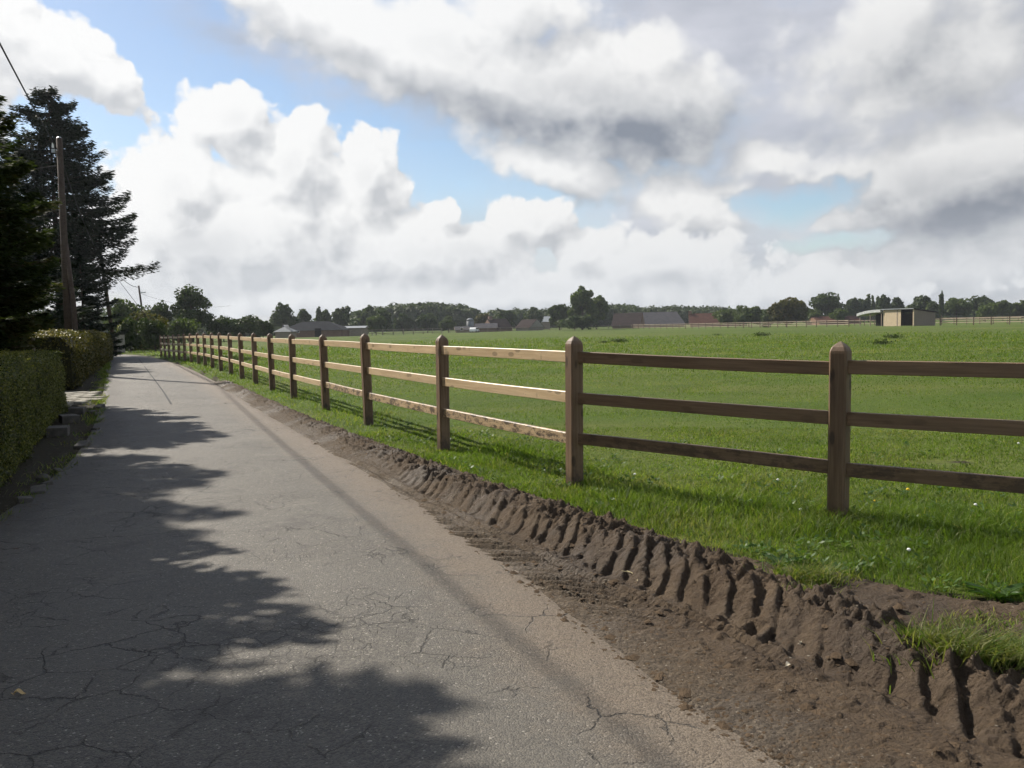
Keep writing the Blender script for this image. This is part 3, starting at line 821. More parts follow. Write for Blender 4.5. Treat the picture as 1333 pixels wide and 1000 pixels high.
sp_ = nt.math('ADD', zz, nt.math('MULTIPLY', nt.math('SUBTRACT', nt.noise(Pz, 22, 5, .7), .5), .5)); c = nt.mix(nt.map(sp_, .26, .02, 0, .85, True), c, (.06, .043, .03))
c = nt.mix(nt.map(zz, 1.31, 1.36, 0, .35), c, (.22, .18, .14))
setc(nt, b, c); bump(nt, b, g, .4, .004); M['postz'] = mt

fence = empty('post_and_rail_fence', (.54, 7.69, 0), 0, 'new three rail timber fence running along the lane from the right foreground', 'fence')
POSTS = [(6.0, 3.2), (4.15, 4.72), (2.34, 6.21), (.54, 7.69), (-.82, 10.15), (-2.15, 12.89), (-3.32, 15.4), (-4.54, 18.01), (-5.61, 20.3)]
a = np.array(POSTS[-1]); b_ = np.array([-9.03, 27.93]); c_ = np.array([-13.44, 37.34]); d_ = np.array([-20.78, 52.18])
POSTS += [tuple(a + (b_ - a) * k / 3) for k in (1, 2, 3)] + [tuple(b_ + (c_ - b_) * k / 4) for k in (1, 2, 3, 4)] + [tuple(c_ + (d_ - c_) * k / 6) for k in range(1, 8)]
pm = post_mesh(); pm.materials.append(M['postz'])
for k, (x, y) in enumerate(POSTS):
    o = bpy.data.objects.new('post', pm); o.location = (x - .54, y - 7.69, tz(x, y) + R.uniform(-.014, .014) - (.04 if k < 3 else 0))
    q = POSTS[min(k + 1, len(POSTS) - 1)]; p_ = POSTS[max(k - 1, 0)]
    dx, dy = (q[0] - p_[0], q[1] - p_[1]) if k > 3 else (POSTS[3][0] - POSTS[2][0], POSTS[3][1] - POSTS[2][1])
    if k == 3: dx, dy = POSTS[4][0] - x, POSTS[4][1] - y
    o.rotation_euler = (R.uniform(-.013, .013), R.uniform(-.013, .013), math.atan2(dy, dx) + R.uniform(-.03, .03)); link(o, fence)
RAILZ = (.47, .835, 1.20)


def rail_mesh(L, hgt, mat, bow=0.0, thick=.045):
    bm = bmesh.new(); n = 8; rings = []; a, h = thick / 2, hgt / 2; ch = .004
    for k in range(n + 1):
        x = -L / 2 + L * k / n; o = bow * math.sin(math.pi * k / n)
        prof = [(-a + ch, -h), (a - ch, -h), (a, -h + ch), (a, h - ch), (a - ch, h), (-a + ch, h), (-a, h - ch), (-a, -h + ch)]
        rings.append([bm.verts.new((x, p + o * .4, q + o)) for p, q in prof])
    for r0, r1 in zip(rings[:-1], rings[1:]):
        for j in range(8): bm.faces.new((r0[j], r1[j], r1[(j + 1) % 8], r0[(j + 1) % 8]))
    bm.faces.new(rings[0]); bm.faces.new(rings[-1][::-1])
    bmesh.ops.recalc_face_normals(bm, faces=bm.faces)
    me = bpy.data.meshes.new('rail'); bm.to_mesh(me); bm.free(); me.materials.append(mat); return me


for k in range(len(POSTS) - 1):
    a = np.array(POSTS[k]); b_ = np.array(POSTS[k + 1]); L = np.hypot(*(b_ - a)); c_ = (a + b_) / 2
    for j, z in enumerate(RAILZ):
        dark = k < 3; DZ = [-.075, -.075, -.07, -.01]  # bays right of the corner take the timber with painted shade
        mt = (M['rail_shademud'] if j == 0 else M['rail_shade']) if dark else (M['railmud'] if j == 0 and k < 6 else M['rail'])
        o = bpy.data.objects.new('rail', rail_mesh(L + .02, .098, mt, R.uniform(-.008, .008)))
        za, zb = tz(*a) + (DZ[k] if k < 4 else 0), tz(*b_) + (DZ[k + 1] if k < 3 else 0)
        o.location = (c_[0] - .54, c_[1] - 7.69, z + (za + zb) / 2 + R.uniform(-.006, .006))
        o.rotation_euler = (R.uniform(-.01, .01), -math.atan2(zb - za, L) + R.uniform(-.002, .002), math.atan2(b_[1] - a[1], b_[0] - a[0]))
        if dark and j == 1: o['label'] = 'dark brown middle rail with shade in its colour'
        link(o, fence)


# ------------------------------------------------------------------ far fences
def far_fence(p0, p1, name, label, n_rails=3, h=1.3, step=2.9, mat='farrail', pmat='post'):
    """p0, p1 ground points"""
    p0 = np.array(p0); p1 = np.array(p1); L = np.hypot(*(p1 - p0)); n = max(1, int(round(L / step)))
    root = empty(name, (p0[0], p0[1], tz(*p0)), 0, label, 'fence')
    z0 = tz(*p0); pmb = MB().box((-.06, -.06, -.2), (.06, .06, h)).mesh('post', M[pmat])
    prev = None
    for k in range(n + 1):
        p = p0 + (p1 - p0) * k / n; z = tz(*p)
        o = bpy.data.objects.new('post', pmb); o.location = (p[0] - p0[0], p[1] - p0[1], z - z0); o.rotation_euler = (0, 0, math.atan2(*(p1 - p0)[::-1])); link(o, root)
    seg = max(1, n // 12)
    for s in range(0, n, seg):
        a = p0 + (p1 - p0) * s / n; b = p0 + (p1 - p0) * min(n, s + seg) / n; l = np.hypot(*(b - a)); za, zb = tz(*a), tz(*b)
        me = MB().box((0, -.022, -.05), (l - .004, .022, .05)).mesh('rail', M[mat])
        for r_ in range(n_rails):
            o = bpy.data.objects.new('rail', me); o.location = (a[0] - p0[0], a[1] - p0[1], za - z0 + h * (.36 + .56 * r_ / max(1, n_rails - 1)) + .0)
            o.rotation_euler = (0, -math.atan2(zb - za, l), math.atan2((b - a)[1], (b - a)[0])); link(o, root)


def gat(px, Y):
    x, y, z = at(px, 420, Y); return (x, y)


far_fence(gat(1105, 160), gat(824, 236), 'pasture_fence', 'pale three rail fence crossing the far pasture left of the field shelter')
far_fence(gat(1224, 143), gat(1420, 122), 'pasture_fence', 'pale three rail fence at the right edge behind the field shelter')
far_fence(gat(1330, 165), gat(1100, 205), 'pasture_fence', 'second timber fence far behind the field shelter', 2)
far_fence(gat(822, 246), gat(585, 232), 'paddock_fence', 'thin dark fence before the tall pale green tree and farmyard', 2, 1.2, 3.6, 'gboard', 'gboard')
far_fence(gat(575, 206), gat(455, 185), 'paddock_fence', 'dark fence beside the black roofed stable', 3, 1.4, 3.0, 'gboard', 'gboard')


# ------------------------------------------------------------------ trees
def crown_mesh(name, mat, rx, rz, n, leaf, clumps, seed, bottom=-.75, lump=.33, open_=0.0):
    rs = np.random.RandomState(seed); pos = []
    d = rs.normal(size=(clumps, 3)); d /= np.linalg.norm(d, axis=1)[:, None]
    d[:, 2] = np.where(d[:, 2] < bottom, -d[:, 2] * .5, d[:, 2])
    rad_ = rs.uniform(.35, .86, clumps)[:, None]; C = d * rad_; cr = rs.uniform(.6, 1.25, clumps) * lump
    idx = rs.randint(0, clumps, n); v = rs.normal(size=(n, 3)); v /= np.linalg.norm(v, axis=1)[:, None]
    r_ = rs.uniform(.45, 1.0, n) ** .6
    P = C[idx] + v * (cr[idx] * r_)[:, None]
    nn = v + rs.normal(0, .6, (n, 3)); nn /= np.linalg.norm(nn, axis=1)[:, None]
    U = np.cross(nn, rs.normal(size=(n, 3))); U /= np.linalg.norm(U, axis=1)[:, None]
    P = P * np.array([rx, rx, rz])
    V, Fq = leaf_quads(P, nn, U, leaf * rs.uniform(.6, 1.4, n), leaf * rs.uniform(.5, 1.0, n))
    tone = rs.uniform(0, 1, clumps)[idx] * .55 + rs.uniform(0, .45, n)
    o = npmesh(name, V, Fq, mat, attrs={'rnd': np.repeat(tone, 4)})
    me = o.data; bpy.data.objects.remove(o); return me


def tree(px, ytop, wpx, Y, mat, label, zbot=None, seed=None, kind='broad', n=2600, name='broadleaf_tree', ybot=None, leafk=1.0, group=None, cat='tree', lump=.36):
    x, y, ztop = at(px, ytop, Y); zg = tz(x, y); w = wpx / F * Y
    hgt = ztop - zg; seed = seed or int(px * 7 + Y)
    rs = random.Random(seed)
    root = empty(name, (x, y, zg), rs.uniform(0, 6.28), label, cat, group)
    cb = hgt * (.14 if kind == 'broad' else .03)
    cz = (hgt - cb) / 2
    me = crown_mesh('crown', M[mat], w / 2 * 1.02, cz * 1.02, n, max(.16, .0034 * Y) * leafk, {'broad': 38, 'bush': 26, 'slim': 22}[kind], seed, lump=lump)
    o = bpy.data.objects.new('crown', me); o.location = (0, 0, cb + cz); link(o, root); o['kind'] = 'stuff'
    t = MB(); r0 = max(.08, hgt * .026)
    t.tube([(0, 0, -.2), (.02 * hgt, 0, hgt * .25), (0, .01 * hgt, hgt * .55), (0, 0, hgt * .85)], [r0, r0 * .8, r0 * .5, r0 * .12], 7)
    for k in range(6):
        a = rs.uniform(0, 6.28); z0 = hgt * rs.uniform(.22, .5); l = w * .36
        t.tube([(0, 0, z0), (math.cos(a) * l * .5, math.sin(a) * l * .5, z0 + l * .35), (math.cos(a) * l, math.sin(a) * l, z0 + l * .8)], [r0 * .4, r0 * .25, r0 * .06], 5)
    t.build('trunk', M['bark'], root)
    return root


def spruce_mesh(h, rmax, zb, mat, seed, n_br, per, leaf, profile='cone', droop=.35):
    rs = np.random.RandomState(seed); VV = []; FF = []; RR = []; off = 0; tb = MB()
    for k in range(n_br):
        f = (k + rs.uniform(0, 1)) / n_br; z = zb + (h - zb) * f
        L = (rmax * (1 - f) ** .85 + .12) if profile == 'cone' else rmax * (1 - f) ** .62 + .15 if profile == 'full' else rmax * (max(0.0, 1 - abs(f - .35) ** 2 * 2.2) ** .5) + .1
        L *= (rs.uniform(.55, 1.1) if rs.uniform() < .8 else rs.uniform(.9, 1.2)) if profile != 'round' else rs.uniform(.72, 1.04)
        a = rs.uniform(0, 2 * math.pi); ca, sa = math.cos(a), math.sin(a)
        dr = droop * (1 - f) * rs.uniform(.4, 1.3); upc = .25 + .35 * f
        tone = rs.uniform(0, .6)
        m = max(6, int(per * (L / rmax) ** 1.3))
        u = rs.uniform(.12, 1, m) ** .8; lat = rs.uniform(-1, 1, m) * (.40 * L * np.minimum(1.15 - u, .55 * u + .12) + .04)
        zz = z + L * (-dr * u + (dr * .55 + upc * .35) * u ** 3) - np.abs(lat) * .35 * rs.uniform(.3, 1.2, m) + rs.normal(0, .02 * rmax, m)
        X = ca * L * u - sa * lat; Y = sa * L * u + ca * lat
        U = np.stack([ca - sa * lat * 2.0 / L + rs.normal(0, .25, m), sa + ca * lat * 2.0 / L + rs.normal(0, .25, m), rs.uniform(-.55, .35, m)], 1); U /= np.linalg.norm(U, axis=1)[:, None]
        Nn = np.stack([rs.normal(0, .5, m), rs.normal(0, .5, m), np.ones(m)], 1)
        V, Fq = leaf_quads(np.stack([X, Y, zz], 1), Nn, U, leaf * rs.uniform(.7, 1.6, m), leaf * .42 * rs.uniform(.6, 1.3, m))
        VV.append(V); FF.append(Fq + off); off += len(V); RR.append(np.repeat(np.clip(tone + rs.uniform(0, .4, m), 0, 1), 4))
        pts = [(ca * L * q, sa * L * q, z + L * (-dr * q + (dr * .55 + upc * .35) * q ** 3)) for q in (0, .35, .7, .95)]
        tb.tube(pts, [.012 * h ** .5 * (L / rmax) + .006] * 2 + [.006 * h ** .5 * (L / rmax) + .004, .003], 4, False)
    o = npmesh('foliage', np.concatenate(VV), np.concatenate(FF), mat, attrs={'rnd': np.concatenate(RR)}); me = o.data; bpy.data.objects.remove(o)
    tb.tube([(0, 0, -.2), (0, 0, h * .4), (0, 0, h * .99)], [h * .017 + .02, h * .011, .012], 9)
    return me, tb.mesh('trunk', M['bark'])


def spruce(loc, meshes, label, rz=0.0, s=1.0, name='spruce_tree', group=None):
    root = empty(name, loc, rz, label, 'tree', group); root.scale = (s, s, s)
    o = bpy.data.objects.new('foliage', meshes[0]); o['kind'] = 'stuff'; link(o, root)
    link(bpy.data.objects.new('trunk', meshes[1]), root)
    return root


# tall spruce seen behind the pole
x, y, zt_ = at(62, 116, 56); sm = spruce_mesh(zt_ - tz(x, y), 5.5, 5.5, M['spruce'], 5, 300, 600, .25, 'full', droop=.42)
spruce((x, y, tz(x, y)), sm, 'tall dark spruce with ragged branches behind the nearest utility pole')
x, y, zt_ = at(104, 335, 52); sm = spruce_mesh(zt_ - tz(x, y), 2.5, .4, M['spruce'], 9, 130, 330, .20, 'full')
spruce((x, y, tz(x, y)), sm, 'short wide spruce under the tall one at the far hedge')
x, y, zt_ = at(-30, 165, 40); sm = spruce_mesh(zt_ - tz(x, y), 4.3, .8, M['spruce'], 19, 230, 480, .22, 'full', droop=.45)
spruce((x, y, tz(x, y)), sm, 'broad dark spruce filling the left edge behind the garden conifer')
# garden conifers along the hedge; the two nearest stand left of the frame and shade the lane
TA = spruce_mesh(6.5, 2.0, .7, M['spruce_near'], 31, 210, 560, .13, 'round')
spruce((-11.2, 17.5, 0), TA, 'bushy dark garden conifer behind the near hedge at the left edge', 1.0, name='garden_conifer')
TB = spruce_mesh(8.2, 3.1, 1.3, M['spruce_near'], 37, 230, 640, .19, 'round')
spruce((-11.5, 13.1, 0), TB, 'garden conifer left of the frame whose shade lies on the middle of the lane', .4, name='garden_conifer')
TC = spruce_mesh(6.9, 3.0, 1.3, M['spruce_near'], 41, 230, 700, .19, 'round')
spruce((-7.5, 6.6, 0), TC, 'garden conifer nearest the camera shading the foreground of the lane', 2.1, name='garden_conifer')
spruce((-9.6, 9.6, 0), TC, 'garden conifer left of the frame between the two that shade the lane', 5.1, .95, name='garden_conifer')
spruce((-7.0, 1.0, 0), TC, 'garden conifer beside the camera behind the hedge', 4.1, .9, name='garden_conifer')
TD = spruce_mesh(4.8, 2.0, .5, M['spruce_near'], 47, 130, 480, .14, 'round')
spruce((-15.4, 22.5, 0), TD, 'low spreading conifer between the garden conifer and the brick house', .2, name='garden_conifer')
spruce((-19.9, 30.5, 0), TD, 'low dark conifer right behind the gap between the hedges', 2.6, 1.05, name='garden_conifer')
spruce((-22.6, 37.0, 0), TD, 'low dark conifer behind the foot of the nearest pole', 3.9, 1.05, name='garden_conifer')


# ------------------------------------------------------------------ hedges
def hedge(line, width, h, mat, label, leaf, dens, name='hedge', seed=1, topmat=None, wob=.10):
    """line: near to far, its lane-side foot"""
    L = resample(smooth_pl(line, 2), .25); n = len(L); d = np.gradient(L, axis=0); d /= np.hypot(d[:, 0], d[:, 1])[:, None]; nl = np.stack([-d[:, 1], d[:, 0]], 1)
    root = empty(name, (L[0][0], L[0][1], tz(*L[0])), 0, label, 'hedge')
    o3 = np.array([L[0][0], L[0][1], tz(*L[0])])
    S_ = np.linspace(0, 1, n)
    # section: rounded box
    def sect(u):   # u in 0..1 along the outline from lane foot over the top to the garden foot
        per = np.array([0, h - .15, h + .05, h + width - .2, h + width, 2 * h + width - .1]); per = per / per[-1]
        return np.interp(u, per, [0.0, .03, .16, width - .16, width, width]), np.interp(u, per, [0.04, h - .16, h, h, h - .16, .04])
    rs = np.random.RandomState(seed)
    # inner mass
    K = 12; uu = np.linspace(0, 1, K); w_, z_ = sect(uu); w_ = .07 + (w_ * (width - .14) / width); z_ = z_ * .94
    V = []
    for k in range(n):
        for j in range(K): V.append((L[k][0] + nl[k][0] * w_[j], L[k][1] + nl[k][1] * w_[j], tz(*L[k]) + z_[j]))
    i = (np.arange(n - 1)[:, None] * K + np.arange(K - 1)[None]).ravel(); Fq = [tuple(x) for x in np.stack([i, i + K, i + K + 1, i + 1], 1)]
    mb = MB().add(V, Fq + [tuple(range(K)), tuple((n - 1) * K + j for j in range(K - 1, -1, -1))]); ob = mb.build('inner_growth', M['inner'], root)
    for v in ob.data.vertices: v.co = v.co - Vector(o3)
    # leaves on the surface
    length = .25 * (n - 1); N = int(length * (2 * h + width) * dens)
    t = rs.uniform(0, 1, N); cam_near = np.interp(t, S_, np.hypot(L[:, 0], L[:, 1]))
    u = rs.uniform(0, 1, N) ** 1.15
    k = t * (n - 1); k0 = np.clip(k.astype(int), 0, n - 2); fr = k - k0
    base = L[k0] * (1 - fr)[:, None] + L[k0 + 1] * fr[:, None]; nn = nl[k0]
    w0, z0 = sect(u); du = 1e-3; w1, z1 = sect(np.clip(u + du, 0, 1)); w2, z2 = sect(np.clip(u - du, 0, 1))
    tx, tzv = w1 - w2, z1 - z2; tl = np.hypot(tx, tzv) + 1e-9; nx, nz = -tzv / tl, tx / tl   # outward: lane side is -x
    bul = wob * (fbm(t * length * 1.4, z0 * 1.4 + w0, 3, seed) - .45) * 2 + rs.normal(0, .022, N) - .012
    w0 = w0 + nx * bul; z0 = z0 + nz * bul
    # rounded ends
    endc = np.minimum(t, 1 - t) * length; ins = .22 * np.clip(1 - endc / .35, 0, 1) ** 2
    w0 = np.where(w0 < width / 2, w0 + ins, w0 - ins); z0 = z0 - ins * .5
    X = base[:, 0] + nn[:, 0] * w0; Y = base[:, 1] + nn[:, 1] * w0; Z = terr(X, Y) + np.maximum(z0, .03)
    Nn = np.stack([nn[:, 0] * nx, nn[:, 1] * nx, nz], 1) + rs.normal(0, .65, (N, 3))
    # end caps
    Ne = int(width * h * dens * 1.2)
    for e, sgn in ((0, -1), (n - 1, 1)):
        q = rs.uniform(.04, .96, Ne) * width; zz = rs.uniform(.05, 1, Ne) * (h - .05); off = sgn * (rs.uniform(-.02, .10, Ne) * np.sin(np.clip(q / width, 0, 1) * math.pi) - .02)
        X = np.r_[X, L[e][0] + nl[e][0] * q + d[e][0] * off]; Y = np.r_[Y, L[e][1] + nl[e][1] * q + d[e][1] * off]; Z = np.r_[Z, tz(*L[e]) + zz]
        Nn = np.r_[Nn, np.stack([np.full(Ne, d[e][0] * sgn), np.full(Ne, d[e][1] * sgn), np.zeros(Ne)], 1) + rs.normal(0, .6, (Ne, 3))]
        t = np.r_[t, np.full(Ne, float(e > 0))]; u = np.r_[u, np.full(Ne, .3)]
    N = len(X); Nn /= np.linalg.norm(Nn, axis=1)[:, None]
    U = np.cross(Nn, rs.normal(size=(N, 3))); U /= np.linalg.norm(U, axis=1)[:, None]
    V, Fq = leaf_quads(np.stack([X, Y, Z], 1) - o3, Nn, U, leaf * rs.uniform(.6, 1.4, N), leaf * .62 * rs.uniform(.6, 1.3, N))
    rn = rs.uniform(0, .95, N) ** 1.3; rn = np.where((u > .38) & (u < .62), rn + .28, rn)
    f = npmesh('leaves', V, Fq, M[mat], root, attrs={'rnd': np.repeat(rn, 4)}); f['kind'] = 'stuff'
    return root


M['canopy'] = simple('grey_white_canopy', (.42, .43, .42), .7, .2)
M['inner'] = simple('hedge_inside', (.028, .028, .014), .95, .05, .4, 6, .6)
hedge([(-3.35, 2.0), (-3.75, 4.5), (-4.35, 7.0), (-6.25, 11.3), (-8.15, 15.6), (-8.7, 16.9)], 1.35, 1.13, 'hedge', 'clipped near hedge at the left edge beside the shaded lane', .030, 2600, seed=3)
hedge([ground(99, 507), ground(118, 490), ground(135, 476), ground(147, 467)], 1.6, 1.45, 'hedge_far', 'second clipped hedge with golden top beyond the gap', .075, 420, seed=5, wob=.16)
hedge([(-26.2, 53.6), (-27.4, 56.2)], 1.6, 1.5, 'hedge_far', 'short dark end of hedge beside the white gate pillar', .09, 320, seed=6)

hedge([ground(158, 457.5), ground(186, 456.6), ground(214, 455)], 2.2, 2.15, 'hedge', 'tall dark hedge closing the view where the lane bends left', .10, 260, seed=8, wob=.3)
# bush and hedges where the lane bends away
def bush(px, ytop, wpx, Y, mat, label, name='bush', lump=.42, n=2400, leafk=1.0, kind='bush'):
    return tree(px, ytop, wpx, Y, mat, label, kind=kind, n=n, name=name, cat='bush', leafk=leafk, lump=lump)


# ------------------------------------------------------------------ utility poles and cables
def pole(px, ytop, base, label, r=.14, arms=0, brace=False):
    x, y = base; z = tz(x, y); X, Y, Zt = at(px, ytop, y); h = Zt - z
    root = empty('utility_pole', (x, y, z), 0, label, 'utility pole', 'wooden utility poles along the lane')
    top = Vector((X - x, 0, h))
    MB().tube([(0, 0, -.3), top * .5, top], [r, r * .86, r * .7], 12).build('shaft', M['pole'], root, smooth=True)
    MB().tube([top + Vector((0, 0, .0)), top + Vector((0, 0, .05))], [r * .72, r * .3], 12).build('cap', M['metal'], root)
    if arms:
        MB().box((-.05, -.06, -.05), (.85, .06, .05), Matrix.Translation(top + Vector((0, 0, -.9)))).build('bracket', M['metal'], root)
        for k in (.35, .78): MB().tube([top + Vector((k, 0, -.86)), top + Vector((k, 0, -.70))], [.045, .03], 8).build('insulator', M['ceramic'], root)
    else:
        MB().box((-.2, -.18, -.06), (-r * .6, -.10, .06), Matrix.Translation(top + Vector((0, 0, -.45)))).build('hook', M['metal'], root)
        MB().tube([top + Vector((-.16, -.14, -.34)), top + Vector((-.16, -.14, -.18))], [.04, .025], 8).build('insulator', M['ceramic'], root)
    if brace:
        MB().tube([(.30, -.05, -.3), top * .3 + Vector((.24, -.03, 0)), top * .56 + Vector((.06, 0, 0))], [r * .66, r * .6, r * .5], 10).build('strut', M['pole'], root, smooth=True)
    return Vector((X, y, Zt))


T1 = pole(77, 180, (-15.35, 30.2), 'nearest leaning wooden utility pole in front of the spruce', .135, brace=True)
T2 = pole(130, 328, (-28.2, 62.0), 'middle wooden utility pole beyond the golden hedge, under the spruce branch', .15)
T3 = pole(180.5, 372, (-46.9, 112.0), 'farthest utility pole with a short side bracket', .15, arms=1)


def cable(name, pts, r, label, sag=0.0, n=28):
    a, b = Vector(pts[0]), Vector(pts[-1]); P = []
    for k in range(n + 1):
        u = k / n; p = a.lerp(b, u); p.z -= sag * 4 * u * (1 - u); P.append(p)
    root = MB(); root.tube([p - a for p in P], r, 6); o = root.build(name, M['cable']); o.location = a
    tag(o, label, 'cable'); return o


near_end = Vector((-1.05, -3.6, 7.45))
cable('overhead_cable', [T1 - Vector((.03, .12, .4)), near_end], .019, 'thick overhead cable rising from the nearest pole to the upper left corner', .3)
cable('overhead_cable', [T1 - Vector((.03, 0, .5)), T2 - Vector((0, 0, .15))], .028, 'overhead cable between the nearest and the middle pole', .5)
cable('overhead_cable', [T2 - Vector((0, 0, .15)), T3 - Vector((0, 0, .2))], .028, 'overhead cable between the middle and the farthest pole', .6)
cable('service_wire', [T1 - Vector((.05, 0, .9)), Vector((-24.5, 33.5, 8.4))], .014, 'thin sagging service wire going left from the nearest pole', .45)
cable('service_wire', [T2 - Vector((0, 0, .3)), Vector((-24.0, 58.0, 2.1))], .014, 'thin stay wire running down to the right of the middle pole', .0)
cable('service_wire', [T3 - Vector((0, 0, .9)), Vector(at(300, 398, 120))], .014, 'thin wire going right from the farthest pole towards the oak', .8)


# ------------------------------------------------------------------ stones by the near hedge
for k, (px, py, s, lab) in enumerate([(76, 566, 1.0, 'grey concrete block at the foot of the near hedge, nearest and largest of three'), (90, 549, .95, 'grey concrete block at the hedge foot, middle one of three'), (101, 538, .9, 'grey concrete block at the hedge foot, farthest of three')]):
    x, y = ground(px, py); mb = MB().box((-.14 * s, -.2 * s, -.03), (.14 * s, .2 * s, .12 * s)); o = mb.build('concrete_block', M['stone'], None, bevel=.012)
    o.location = (x, y, tz(x, y)); o.rotation_euler = (R.uniform(-.03, .03), .02, .45 + R.uniform(-.2, .2)); tag(o, lab, 'block', 'blocks along the near hedge')
ps = empty('sett_paving', (*ground(112, 522), .0), 0, 'sunlit patch of pale paving stones in the gap between the hedges', 'paving')
x0, y0 = ps.location.x, ps.location.y
sm_ = MB().box((-.13, -.16, -.05), (.13, .16, .035)).mesh('paving_stone', M['pale'], bevel=.012)
for i in range(9):
    for j in range(13):
        X_ = x0 - 2.4 + i * .30 + (j % 2) * .12; Y_ = y0 - 2.0 + j * .37 - i * .05
        _, t_ = pl([(X_, Y_)], L_LINE)
        if t_[0] > -.12: continue
        o = bpy.data.objects.new('paving_stone', sm_); o.location = (X_ - x0, Y_ - y0, R.uniform(-.004, .014) + tz(X_, Y_)); o.rotation_euler = (R.uniform(-.03, .03), R.uniform(-.03, .03), R.uniform(-.15, .15)); link(o, ps)
ks = empty('kerb_stones', (-4.0, 6.5, 0), 0, 'broken row of small dark stones edging the shaded left side of the lane', 'edging')
kl = resample(L_LINE, .42)
kl = [p for p in kl if 4.5 < p[1] < 17.5]
km = [MB().box((-.07, -.12, -.04), (.07, .12, .05)).mesh('kerb_stone', M['stone'], bevel=.015), MB().tube([(0, 0, -.04), (0, 0, .02), (.01, 0, .06)], [.1, .09, .04], 7).mesh('kerb_stone', M['stone'], bevel=.008)]
for p in kl:
    if R.random() < .35: continue
    o = bpy.data.objects.new('kerb_stone', km[R.random() < .4]); s = R.uniform(.5, 1.15); o.scale = (s, s, s); o.location = (p[0] + 4.0 - R.uniform(.0, .16), p[1] - 6.5, 0); o.rotation_euler = (R.uniform(-.2, .2), R.uniform(-.2, .2), .4 + R.uniform(-.5, .5)); link(o, ks)

# litter along the left edge, grit on the lane
def scatter(name, mat, n, fn, size, label, flat=.4, cat='gravel'):
    rs = NR; VV = []; base = np.array([(-1, -1, 0), (1, -1, 0), (1, 1, 0), (-1, 1, 0), (0, 0, 1.0)]) * .5
    XY = fn(n); n = len(XY); s = size * rs.uniform(.4, 1.3, n) ; a = rs.uniform(0, 6.28, n); ca, sa = np.cos(a), np.sin(a)
    st = rs.uniform(.6, 1.5, n)
    bx = base[None, :, 0] * (s * st)[:, None]; by = base[None, :, 1] * s[:, None] * rs.uniform(.5, 1.0, n)[:, None]
    X = XY[:, 0][:, None] + bx * ca[:, None] - by * sa[:, None]; Y = XY[:, 1][:, None] + bx * sa[:, None] + by * ca[:, None]
    Z = XY[:, 2][:, None] + base[None, :, 2] * (s * flat)[:, None] - .001
    V = np.stack([X, Y, Z], -1).reshape(-1, 3); i = np.arange(n) * 5
    Fc = np.concatenate([np.stack([i + p, i + q, i + 4], 1) for p, q in ((0, 1), (1, 2), (2, 3), (3, 0))])
    o = npmesh(name, V, Fc, mat); tag(o, label, cat, kind='stuff')


def road_z(X, Y): return terr(X, Y) + .006 + .010 * (fbm(X * .7, Y * .7, 3, 2) - .5)


def on_lane(n):
    r = 2.7 + NR.uniform(0, 1, n) ** 1.5 * 12; th = NR.uniform(-.7, .3, n); X, Y = r * np.sin(th), r * np.cos(th); P = np.stack([X, Y], 1)
    _, e = pl(P, E_LINE); _, l = pl(P, L_LINE); k = (e < .05) & (l > 0); X, Y = X[k], Y[k]; return np.stack([X, Y, road_z(X, Y)], 1)


def on_mud(n):
    r = 2.7 + NR.uniform(0, 1, n) ** 1.3 * 9; th = NR.uniform(-.35, .62, n); X, Y = r * np.sin(th), r * np.cos(th); P = np.stack([X, Y], 1)
    _, e = pl(P, E_LINE); _, g_ = pl(P, G_LINE); k = (e > .04) & (g_ < .05); k &= (e < .55) | (NR.uniform(0, 1, n) < .25); X, Y = X[k], Y[k]
    z, *_ = mudheight(X, Y); return np.stack([X, Y, np.maximum(z, road_z(X, Y) - .05 * sst(e[k], .02, .4))], 1)


def left_edge(n):
    S = NR.uniform(0, 1, n); L = resample(L_LINE, .1); L = L[(L[:, 1] > 3) & (L[:, 1] < 17)]; p = L[(S * (len(L) - 1)).astype(int)]; q = p + np.stack([NR.normal(-.1, .22, n), NR.normal(0, .1, n)], 1)
    return np.stack([q[:, 0], q[:, 1], terr(q[:, 0], q[:, 1]) + .008], 1)


scatter('lane_grit', M['flesh'], 2200, on_lane, .008, 'fine pale grit lying on the lane', cat='grit')
scatter('verge_gravel', M['flesh'], 7000, on_mud, .010, 'small stones in the earth beside the lane', cat='gravel')
scatter('soil_crumbs', M['ivy'], 14000, on_mud, .019, 'crumbs of dark soil along the tyre tracks', .6, cat='soil')
scatter('soil_clods', M['ivy'], 900, on_mud, .05, 'bigger clods of broken soil on the verge', .7, cat='soil')
scatter('leaf_litter', M['twig'], 700, left_edge, .025, 'dry leaf litter at the foot of the near hedge', .15, cat='leaf litter')

